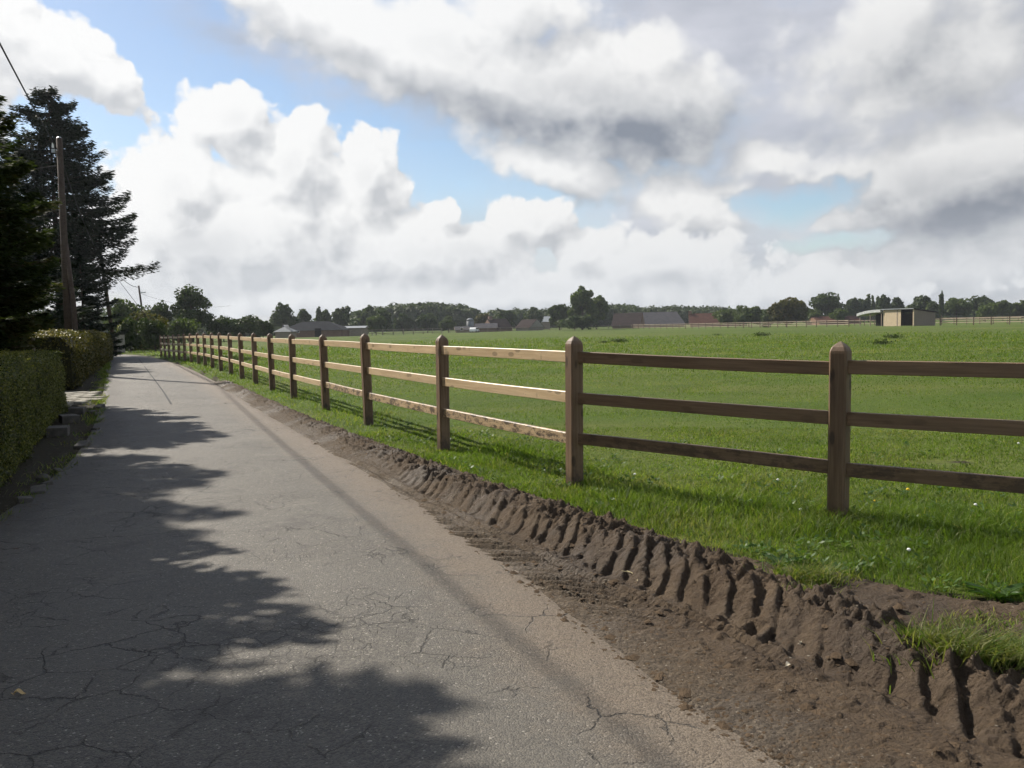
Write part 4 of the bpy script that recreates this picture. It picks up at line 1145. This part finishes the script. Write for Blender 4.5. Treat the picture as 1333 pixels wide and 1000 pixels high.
# ------------------------------------------------------------------ small things on the ground
def leaf_thing(name, px, py, s, mat, label, cat, rz=.3, up_=.01):
    x, y = ground(px, py); mb = MB(); n = 9; ring = []
    for k in range(n):
        u = k / (n - 1); w = s * .32 * math.sin(math.pi * min(1, u * .92 + .05)) ** .8; ring.append((s * (u - .5), w, up_ * math.sin(u * 5)))
    vs = []; fs = []
    for (a_, w, z) in ring: vs += [(a_, -w, z + .006), (a_, 0, z), (a_, w, z + .008)]
    for k in range(n - 1): fs += [(3 * k, 3 * k + 1, 3 * k + 4, 3 * k + 3), (3 * k + 1, 3 * k + 2, 3 * k + 5, 3 * k + 4)]
    k = len(vs); vs += [(x_, y_, z_ - .0015) for x_, y_, z_ in vs]; fs += [tuple(i + k for i in f[::-1]) for f in fs]
    mb.add(vs, fs).tube([(-s * .5, 0, 0), (-s * .75, .01, .004)], .0018, 5); o = mb.build(name, M[mat]); z, *_ = mudheight(np.array([x]), np.array([y]))
    o.location = (x, y, max(float(z[0]), float(road_z(np.array([x]), np.array([y]))[0]) if name == 'fallen_leaf' else -1) + .004); o.rotation_euler = (0, 0, rz); tag(o, label, cat)


leaf_thing('fallen_leaf', 26, 906, .045, 'leafdry', 'small curled tan leaf on the shaded asphalt at bottom left', 'leaf')
leaf_thing('wood_chip', 1029, 869, .05, 'chip', 'pale wood chip lying beside the tyre track at bottom right', 'wood chip', .5)
leaf_thing('wood_chip', 1042, 842, .022, 'chip', 'tiny pale chip just above the larger wood chip', 'wood chip', 1.2)
x, y = ground(822, 752); z, *_ = mudheight(np.array([x]), np.array([y]))
o = MB().tube([(-.02, .10, .012), (.0, .03, .02), (.03, -.03, .012), (.02, -.10, .008)], .0022, 5).tube([(0, .03, .02), (-.05, .06, .02)], .0018, 5).build('straw_stalk', M['straw']); o.location = (x, y, float(z[0])); tag(o, 'pale dry straw stalk lying across the tyre track', 'straw')


def flower(px, py, mat, label, group, s=.012, h=.09, name='clover_flower'):
    x, y = ground(px, py + 5); root = empty(name, (x, y, tz(x, y)), 0, label, 'flower', group)
    MB().tube([(0, 0, 0), (.004, 0, h)], .0018, 5).build('stem', M['weed'], root)
    mb = MB(); mb.tube([(.004, 0, h - s * .5), (.004, 0, h), (.004, 0, h + s * .6), (.004, 0, h + s * .9)], [s * .5, s, s * .85, s * .3], 9); mb.build('flower_head', M[mat], root)


for (px, py, lab) in ((1012, 633, 'white flower head in the turf left of the nearest fence post, the highest one there'), (1041, 674, 'tiny white flower close to the foot of the nearest fence post, on its left'),
                      (826, 625, 'white flower in the turf right of the foot of the corner post'), (1325, 583, 'white flower behind the fence at the right edge, above the bottom rail'),
                      (1269, 668, 'white flower under the bottom rail near the right edge'), (1182, 730, 'white flower low in the verge, nearest to the bare earth')):
    flower(px, py, 'petal', lab, 'white flowers in the grass')
flower(1181, 645, 'yellow', 'yellow dandelion flower right of the nearest fence post', None, .014, .08, 'dandelion_flower')
flower(1138, 657, 'yellow', 'small yellow flower close to the nearest fence post', None, .008, .06, 'dandelion_flower')


def dock(px, py, s, n, label, name='dock_plant'):
    x, y = ground(px, py); root = empty(name, (x, y, tz(x, y) + .0), 0, label, 'plant')
    for k in range(n):
        a = k * 2.4 + R.uniform(-.3, .3); l = s * R.uniform(.6, 1.1); w = l * .17; e = R.uniform(.3, 1.0); vs = []; fs = []
        for q in range(7):
            u = q / 6; ww = w * math.sin(math.pi * min(1, u * .9 + .08)) ; r_ = l * u * math.cos(e * (1 - .6 * u)); zz = l * u * math.sin(e) * (1 - .45 * u)
            c_, s_ = math.cos(a), math.sin(a); vs += [(c_ * r_ - s_ * ww, s_ * r_ + c_ * ww, zz + .012), (c_ * r_, s_ * r_, zz), (c_ * r_ + s_ * ww, s_ * r_ - c_ * ww, zz + .012)]
        for q in range(6): fs += [(3 * q, 3 * q + 1, 3 * q + 4, 3 * q + 3), (3 * q + 1, 3 * q + 2, 3 * q + 5, 3 * q + 4)]
        MB().add(vs, fs).build('leaf', M['weed'], root)


dock(1298, 783, .20, 10, 'broad leaved dock plant at the edge of the bare earth on the right')
dock(1015, 738, .17, 8, 'long leaved weed at the turf edge left of the nearest fence post')
dock(862, 640, .12, 7, 'small leafy weed in the turf between the second and third fence posts')
for k, (px, py, s, lab) in enumerate([(1147, 449, .75, 'dark weed clump in the pasture right above the nearest post'), (1163, 441, .8, 'small dark weed clump below the field shelter'), (992, 438, .9, 'low dark weed tuft in the middle of the far pasture'), (806, 446, .8, 'dark weed tuft in the pasture right of the second post top'), (786, 447, .5, 'tiny dark tuft next to the second post top'), (933, 437, .5, 'small upright weed beneath the far pale fence')]):
    x, y = ground(px, py); root = empty('weed_clump', (x, y, tz(x, y)), 0, lab, 'weed')
    n = 260; P = NR.normal(0, 1, (n, 3)) * np.array([.34, .3, .09]) * s + np.array([0, 0, .16 * s]); P[:, 2] = np.abs(P[:, 2]); Nn = rand_dirs(n); U = np.cross(Nn, rand_dirs(n)); U /= np.linalg.norm(U, axis=1)[:, None]
    V, Fq = leaf_quads(P, Nn, U, np.full(n, .16 * s), np.full(n, .07 * s)); f = npmesh('leaves', V, Fq, M['leafy_dark'], root, attrs={'rnd': np.repeat(NR.uniform(0, 1, n), 4)}); f['kind'] = 'stuff'


# ------------------------------------------------------------------ field shelter
def local(root_xy, ang): return Matrix.Rotation(ang, 4, 'Z')


def shelter():
    C = Vector((*gat(1189.5, 143), 0)); ax = Vector((.31, -.95, 0)).normalized(); Wf = 7.0; D_ = 4.4; hf = 2.85; hb = 2.25
    o0 = C - ax * Wf; z = tz(C.x, C.y); root = empty('field_shelter', (o0.x, o0.y, z), math.atan2(ax.y, ax.x), 'timber field shelter with pale board front, dark opening and curved white lean-to roof', 'shelter')
    for k in range(8):
        w = 3.2 / 8; MB().box((k * w + .012, -.03, 0), ((k + 1) * w - .012, .03, hf - .1)).build('board', M['board'], root)
    MB().box((3.2, -.06, 0), (3.42, .06, hf)).build('door_post', M['gboard'], root)
    for k in range(2): MB().box((3.43 + k * .36, -.03, 0), (3.43 + k * .36 + .34, .03, hf - .1)).build('board', M['board'], root)
    n = 12
    for k in range(n):
        y0 = k * D_ / n; y1 = (k + 1) * D_ / n - .015; h0 = hf - .1 - (hf - hb) * (y0 / D_)
        MB().box((Wf - .03, y0, 0), (Wf + .03, y1, h0 - .04)).build('side_board', M['gboard'], root)
    MB().box((0, D_ - .03, 0), (Wf, D_ + .03, hb - .1)).build('back_wall', M['gboard'], root)
    MB().box((-.03, .04, 0), (.03, D_, hb)).build('left_wall', M['gboard'], root)
    MB().box((Wf - .14, -.08, 0), (Wf + .05, .06, hf - .1)).build('corner_post', M['board'], root)
    mb = MB(); mb.prism([(0, hf), (D_ + .5, hb - .05), (D_ + .5, hb + .05), (0, hf + .10)], Wf + .5, Matrix.Translation((Wf + .3, -.3, 0)) @ Matrix.Rotation(math.pi / 2, 4, 'Z')); mb.build('roof', M['tile_brown'], root)
    MB().box((-.25, -.36, hf - .04), (Wf + .32, -.30, hf + .10)).build('fascia', M['sheetw'], root)
    prof = [(-5.9 + 5.9 * k / 8, hf + .02 - .62 * (1 - k / 8) ** 2.4) for k in range(9)]; prof2 = prof + [(x_, z_ - .48) for x_, z_ in prof[::-1]]
    MB().prism(prof2, 3.6, Matrix.Translation((-.3, -.4, 0))).build('lean_to_roof', M['canopy'], root)
    for px_ in (-5.6, -3.0, -.25): MB().box((px_ - .06, -.2, 0), (px_ + .06, -.08, hf - .45)).build('lean_to_post', M['gboard'], root)
    MB().box((-5.2, 2.9, 0), (-.1, 2.96, 2.2)).build('lean_to_shade_sheet', M['dark'], root)  # near-black sheet standing in for the shade under the lean-to


shelter()


# ------------------------------------------------------------------ farm buildings far across the pasture
def house(px0, px1, yeave, yridge, Y, wall, roof, label, name='farm_building', depth=8.0, ang=0.0, hip=False, windows=(), chimney=None, gable_px=None, cat='building', doors=()):
    x0, _, ze = at(px0, yeave, Y); x1, _, _ = at(px1, yeave, Y); _, _, zr = at((px0 + px1) / 2, yridge, Y); xc = (x0 + x1) / 2; W_ = x1 - x0; z = tz(xc, Y)
    he, hr = max(.8, ze - z), zr - z
    root = empty(name, (xc, Y, z), ang, label, cat)
    MB().box((-W_ / 2, 0, -.3), (W_ / 2, depth, he)).build('wall', M[wall], root)
    o = .35; a, b2 = W_ / 2 + o, depth + o
    ins = depth * .5 if hip else 0
    r0 = (-a + ins, depth / 2, hr); r1 = (a - ins, depth / 2, hr)
    MB().add([(-a, -o, he - .05), (a, -o, he - .05), (a, b2, he - .05), (-a, b2, he - .05), r0, r1], [(0, 1, 5, 4), (1, 2, 5), (2, 3, 4, 5), (3, 0, 4), (3, 2, 1, 0)]).build('roof', M[roof], root)
    if not hip:
        for s in (-1, 1): MB().prism([(0, he), (depth, he), (depth / 2, hr - .12)], .06, Matrix.Translation((s * (W_ / 2 + .36) + (.03 if s < 0 else .03), 0, 0)) @ Matrix.Rotation(math.pi / 2, 4, 'Z')).build('gable', M[wall], root)
    for (u, w, zb, zt2) in windows:
        f = MB().box((-W_ / 2 + u * W_ - w / 2, -.06, zb), (-W_ / 2 + u * W_ + w / 2, .02, zt2)).build('window', M['white'], root)
        MB().box((-W_ / 2 + u * W_ - w / 2 + .07, -.09, zb + .07), (-W_ / 2 + u * W_ + w / 2 - .07, -.065, zt2 - .07)).build('pane', M['glass'], f)
    for (u, w, h_) in doors: MB().box((-W_ / 2 + u * W_ - w / 2, -.06, 0), (-W_ / 2 + u * W_ + w / 2, .03, h_)).build('door', M['dark'], root)
    if chimney is not None:
        MB().box((-W_ / 2 + chimney * W_ - .5, depth / 2 - .5, hr - 1.2), (-W_ / 2 + chimney * W_ + .5, depth / 2 + .5, hr + .8)).build('chimney', M[wall], root)
    return root


house(362, 446, 431, 418.5, 190, 'brick', 'tile_dark', 'black hipped roof of the long low stable', 'stable_building', 9, -.05, True, windows=((.3, .8, 1, 1.6),), doors=((.62, 1.4, 1.9),))
house(358, 378, 432, 423, 180, 'gboard', 'zinc', 'small grey hipped annex at the left end of the stable', 'stable_building', 5, 0, True)
house(448, 474, 427, 424.5, 196, 'gboard', 'sheetw', 'low shed with pale flat roof right of the stable', 'shed', 5, 0)
house(594, 618, 431, 425, 236, 'gboard', 'sheet', 'pale low farm shed left of the round olive tree', 'farm_building', 7, .1, windows=((.3, .8, .6, 1.4),))
house(619, 646, 427.5, 421, 244, 'brick', 'sheet', 'grey roofed farm shed below the olive tree', 'farm_building', 7, 0)
house(643, 668, 431, 415, 252, 'brick', 'tile_brown', 'steep brown roofed farmhouse with white chimney', 'farmhouse', 8, .5, chimney=.1)
house(670, 690, 430, 416, 254, 'render', 'tile_brown', 'brown roofed house with a pale gable next to the farmhouse', 'farmhouse', 8, -.6)
house(701, 716, 419, 412, 300, 'gboard', 'sheetw', 'pale roofed hall showing above dark trees', 'hall', 8, 0)
house(797, 832, 427, 407.5, 262, 'brick', 'tile_brown', 'brown barn with brick gable right of the tall pale green tree', 'barn', 11, -.28)
house(829, 892, 424, 406, 280, 'sheet', 'sheet', 'long grey sheeted barn behind the pale pasture fence', 'barn', 18, .12)
house(899, 960, 424, 407.5, 270, 'brickr', 'tile_red', 'orange brick house with red roof and chimney stub', 'brick_house', 10, -.2, chimney=.0)
house(1066, 1122, 419, 411.5, 250, 'brickr', 'tile_red', 'long red roofed building left of the field shelter', 'brick_house', 9, .05)
# silo-like turret and parked white car
x, y, z = at(612, 414, 240); zg = tz(x, y); root = empty('silo', (x, y, zg), 0, 'small round pale silo with domed top by the farm sheds', 'silo'); h = z - zg
MB().tube([(0, 0, 0), (0, 0, h - .8)], 1.0, 14).build('barrel', M['zinc'], root, smooth=True); MB().tube([(0, 0, h - .8), (0, 0, h - .4), (0, 0, h - .1), (0, 0, h)], [1.04, .9, .5, .1], 14).build('dome', M['zinc'], root, smooth=True)


def car(px, Y, rz, label):
    x, y, _ = at(px, 430, Y); z = tz(x, y); root = empty('parked_car', (x, y, z), rz, label, 'car')
    prof = [(-2.0, .35), (2.0, .35), (2.05, .7), (1.1, .95), (.5, 1.4), (-1.2, 1.42), (-1.9, .95)]
    MB().prism(prof, 1.7, Matrix.Translation((0, -.85, 0))).build('body', M['white'], root, bevel=.05)
    MB().prism([(1.0, .95), (.47, 1.34), (-1.15, 1.36), (-1.7, .97)], 1.74, Matrix.Translation((0, -.87, 0))).build('window', M['glass'], root)
    for sx in (-1.25, 1.25):
        for sy in (-.88, .7): MB().tube([(sx, sy, .32), (sx, sy + .18, .32)], .32, 14).build('wheel', M['tyre'], root)


car(617.5, 232, 1.35, 'small white car parked beside the farm sheds')


# brick house behind the left hedge
hx, hy = -39.5, 50.0
root = empty('brick_house', (hx, hy, tz(hx, hy)), -.5, 'low brown brick house with pale windows half hidden behind the conifers at left', 'house')
MB().box((-6, 0, -.2), (6, 8, 2.5)).build('wall', M['brick'], root)
MB().add([(-6.4, -.5, 2.45), (6.4, -.5, 2.45), (6.4, 8.5, 2.45), (-6.4, 8.5, 2.45), (-6.4, 4, 4.9), (6.4, 4, 4.9)], [(0, 1, 5, 4), (1, 2, 5), (2, 3, 4, 5), (3, 0, 4), (3, 2, 1, 0)]).build('roof', M['tile_dark'], root)
for u in (-4.2, -1.2, 3.8):
    f = MB().box((u - .9, -.06, .85), (u + .9, .02, 2.15)).build('window', M['white'], root); MB().box((u - .82, -.10, .93), (u + .82, -.065, 2.07)).build('pane', M['glass'], f); MB().box((u - 1.0, -.14, .78), (u + 1.0, .0, .845)).build('sill', M['render'], root)
f = MB().box((1.2, -.05, 0), (2.2, .03, 2.1)).build('door', M['white'], root); MB().box((1.3, -.12, 1.0), (1.36, -.055, 1.15)).build('handle', M['metal'], f)
# gate pillar at the end of the golden hedge
x, y = ground(154, 460); root = empty('gate_pillar', (x, y, tz(x, y)), -.45, 'white rendered gate pillar at the end of the golden hedge', 'pillar')
MB().box((-.35, -.35, -.1), (.35, .35, 1.38)).build('shaft', M['render'], root); MB().box((-.42, -.42, 1.385), (.42, .42, 1.5)).build('capstone', M['stone'], root, bevel=.02)
# garden stake
x, y, _ = at(43, 440, 18.4); o = MB().tube([(0, 0, -.2), (0, 0, 1.38)], .035, 8).build('garden_stake', M['gboard']); o.location = (x, y, 0); tag(o, 'thin wooden stake standing behind the near hedge top', 'stake')

# ------------------------------------------------------------------ trees and bushes, left to right
bush(186, 400, 56, 74, 'leafy_olive', 'brown tinged overgrown bush where the lane bends left')
bush(200, 416, 40, 70, 'leafy_dark', 'dark clipped bush beside the end of the roadside fence')
bush(168, 418, 26, 68, 'leafy_dark', 'dark bush directly behind the white gate pillar')
tree(158, 389, 50, 100, 'leafy', 'mid green tree right of the middle pole above the bend')
tree(205, 392, 42, 118, 'leafy_dark', 'dark round tree right of the farthest pole', )
tree(180, 402, 40, 105, 'leafy_dark', 'dark tree at the foot of the farthest pole')
tree(248, 374, 68, 118, 'leafy_dark', 'large spreading oak left of the pasture against the sky', n=4600, lump=.27)
bush(235, 414, 42, 96, 'leafy', 'light green bush under the large oak')
for k, (px, yt, w) in enumerate([(290, 410, 42), (318, 411, 40), (342, 416, 26)]):
    bush(px, yt, w, 120 + k * 3, 'leafy_dark', ['dark thicket just right of the large oak', 'dark thicket between the oak and the domed tree', 'low end of the dark thicket before the stable'][k])
tree(366, 396, 30, 215, 'leafy_dark', 'domed dark tree above the left end of the stable')
bush(382, 412, 26, 216, 'leafy_dark', 'dark shoulder bush right of the domed tree')
tree(394, 402.5, 20, 220, 'leafy_dark', 'small round tree behind the stable ridge')
tree(414, 401, 9, 235, 'leafy', 'narrow poplar left of its twin behind the stable', kind='slim', n=900, name='poplar_tree')
tree(424, 400, 12, 237, 'leafy', 'wider poplar of the pair behind the stable', kind='slim', n=1100, name='poplar_tree')
tree(444, 397.5, 26, 240, 'leafy_dark', 'round dark tree right of the two poplars')
tree(478, 399, 34, 262, 'leafy', 'mid green tree at the left end of the wood')
tree(497, 403, 26, 230, 'leafy_dark', 'dark green tree in front of the wood above the flat roofed shed')
bush(489, 411, 22, 205, 'leafy', 'rounded green bush just right of the flat roofed shed')
tree(524, 410, 26, 250, 'leafy_dark', 'rounded tree low in front of the wood')
tree(556, 408, 30, 250, 'leafy_dark', 'wide low tree in front of the highest part of the wood')
tree(583, 413, 22, 245, 'leafy', 'small tree at the right foot of the wood')
tree(628, 407, 22, 262, 'leafy_olive', 'round olive green tree between the silo and the farmhouse')
tree(656, 404, 28, 272, 'leafy_dark', 'dark tree behind the steep brown roofed farmhouse')
tree(694, 401, 24, 285, 'leafy_dark', 'dark tree left of the pale roofed hall')
tree(728, 396, 30, 246, 'leafy_dark', 'dark green tree at the left flank of the tall pale green tree', n=3400)
tree(757, 373, 42, 242, 'leafy_light', 'tall pale green tree, the highest beyond the pasture', n=5200, lump=.27)
tree(776, 386, 30, 247, 'leafy_light', 'right shoulder of pale green growth beside the tallest tree', n=3400)
bush(748, 408, 54, 236, 'leafy_dark', 'dark undergrowth below the tallest tree')
bush(948, 402, 36, 232, 'leafy', 'low green tree just right of the red roofed house')
bush(975, 398, 42, 225, 'leafy', 'broad green bush left of the golden topped tree')
tree(1024, 385, 50, 205, 'leafy_olive', 'large golden topped rounded tree behind the pale pasture fence', kind='bush', n=4600)
bush(1003, 401, 26, 207, 'leafy_dark', 'dark bush at the left foot of the golden topped tree')
tree(1079, 383, 52, 262, 'leafy_dark', 'large domed dark tree above the long red roof', n=4200)
bush(1055, 403, 40, 258, 'leafy', 'green bush between the golden topped and the domed tree')
bush(1092, 402, 22, 252, 'leafy_light', 'small light green bush in front of the long red roof')
tree(1110, 388, 18, 290, 'leafy_dark', 'dark tree just right of the large domed tree')
tree(1124, 388, 20, 292, 'leafy_dark', 'dark tree left of the three thin poplars')
for k, (px, yt) in enumerate([(1131, 385), (1137, 384.5), (1143, 386)]): tree(px, yt, 5, 295 + k, 'leafy', ['leftmost of three thin poplars above the lean-to roof', 'middle of three thin poplars above the lean-to roof', 'rightmost of three thin poplars above the lean-to roof'][k], kind='slim', n=600, name='poplar_tree')
tree(1152, 385.5, 18, 270, 'leafy_dark', 'dark round tree behind the field shelter front')
tree(1167, 386, 18, 272, 'leafy_dark', 'dark round tree behind the field shelter, right one of a pair')
tree(1199, 385, 30, 262, 'leafy_dark', 'dark tree above the right end of the field shelter')
tree(1226, 381, 5.5, 250, 'leafy_dark', 'single tall thin cypress standing over the tree line at right', kind='slim', n=700, name='cypress_tree')
tree(1214, 390, 18, 258, 'leafy', 'green tree left of the thin cypress')
tree(1246, 387, 36, 255, 'leafy', 'wide green tree right of the thin cypress')
tree(1281, 385, 32, 258, 'leafy_dark', 'dark domed tree between the cypress and the right edge')
bush(1283, 394, 24, 236, 'leafy_light', 'light green bush in front of the dark domed tree at right')
tree(1306, 391, 22, 250, 'leafy', 'mid green tree near the right edge')
tree(1326, 392, 24, 252, 'leafy', 'last mid green tree at the right edge of the view')
tree(1345, 380, 22, 248, 'leafy_dark', 'dark tree cut by the right edge')


# ------------------------------------------------------------------ distant woods: one mass each
def wood(name, pts, Y, depth, n, leaf, mat, label, seed, mound=3.2, spike=0.0):
    rs = np.random.RandomState(seed); xs = [p[0] for p in pts]; C = []
    x0, x1 = xs[0], xs[-1]; cnt = max(6, int((x1 - x0) / 5.5))
    for row in range(3):
        for k in range(cnt):
            px = x0 + (x1 - x0) * (k + rs.uniform(0, 1)) / cnt; yt = np.interp(px, xs, [p[1] for p in pts]); YY = Y + row * depth / 3 + rs.uniform(-3, 3)
            X, _, Z = at(px, yt + rs.uniform(-1.0, 3.5) + (2 - row) * 2.0, YY); C.append((X, YY, Z, tz(X, YY), rs.uniform(.7, 1.3)))
    C = np.array(C); idx = rs.randint(0, len(C), n); v = rs.normal(size=(n, 3)); v /= np.linalg.norm(v, axis=1)[:, None]
    c = C[idx]; hgt = c[:, 2] - c[:, 3]; rw = mound * c[:, 4]
    r_ = rs.uniform(.5, 1, n) ** .5
    hz = hgt * .56
    P = np.stack([c[:, 0] + v[:, 0] * rw * r_, c[:, 1] + v[:, 1] * rw * r_, c[:, 3] + hgt - hz + v[:, 2] * hz * r_], 1)
    P[:, 2] = np.maximum(P[:, 2], c[:, 3] + .1)
    nn = v + rs.normal(0, .5, (n, 3)); nn /= np.linalg.norm(nn, axis=1)[:, None]; U = np.cross(nn, rs.normal(size=(n, 3))); U /= np.linalg.norm(U, axis=1)[:, None]
    V, Fq = leaf_quads(P, nn, U, leaf * rs.uniform(.6, 1.4, n), leaf * rs.uniform(.5, 1, n))
    tone = rs.uniform(0, .6, len(C))[idx] + rs.uniform(0, .4, n)
    o = npmesh(name, V, Fq, M[mat], attrs={'rnd': np.repeat(tone, 4)}); tag(o, label, 'wood', kind='stuff')


wood('distant_wood', [(455, 404), (480, 400), (500, 396), (520, 392), (560, 391), (590, 393), (612, 397), (622, 402)], 330, 30, 30000, 1.3, 'leafy_dark', 'far dark wood rising behind the stable and sheds', 61)
wood('distant_wood', [(615, 404), (640, 402), (670, 401), (700, 401), (735, 400), (770, 394), (800, 394), (840, 398)], 350, 30, 26000, 1.35, 'leafy_dark', 'far dark wood behind the farmhouse and tall pale tree', 62)
wood('distant_wood', [(790, 395), (830, 397), (870, 396), (920, 397), (960, 400), (1000, 402), (1060, 401)], 370, 30, 26000, 1.4, 'leafy_dark', 'far dark wood behind the barns and red roof', 63)
wood('distant_wood', [(1090, 399), (1130, 399), (1170, 397), (1200, 396), (1240, 398), (1300, 395), (1370, 392)], 340, 30, 22000, 1.3, 'leafy', 'far wood behind the field shelter and the right fence', 64)
wood('distant_wood', [(-60, 396), (100, 400), (150, 398), (200, 402), (230, 406), (280, 413), (340, 417), (400, 415), (470, 412)], 260, 24, 20000, 1.1, 'leafy_dark', 'far wood behind the oak and the poles on the left', 65)

# ------------------------------------------------------------------ air
mt = bpy.data.materials.new('air'); mt.use_nodes = True; mt.node_tree.nodes.clear()
v = mt.node_tree.nodes.new('ShaderNodeVolumePrincipled'); v.inputs['Color'].default_value = (.86, .91, 1, 1); v.inputs['Density'].default_value = .00019; v.inputs['Anisotropy'].default_value = .2
o_ = mt.node_tree.nodes.new('ShaderNodeOutputMaterial'); mt.node_tree.links.new(v.outputs[0], o_.inputs['Volume'])
o = MB().box((-420, -60, -2.4), (480, 470, 24)).build('haze', mt); tag(o, 'thin pale summer haze over the fields', kind='stuff')
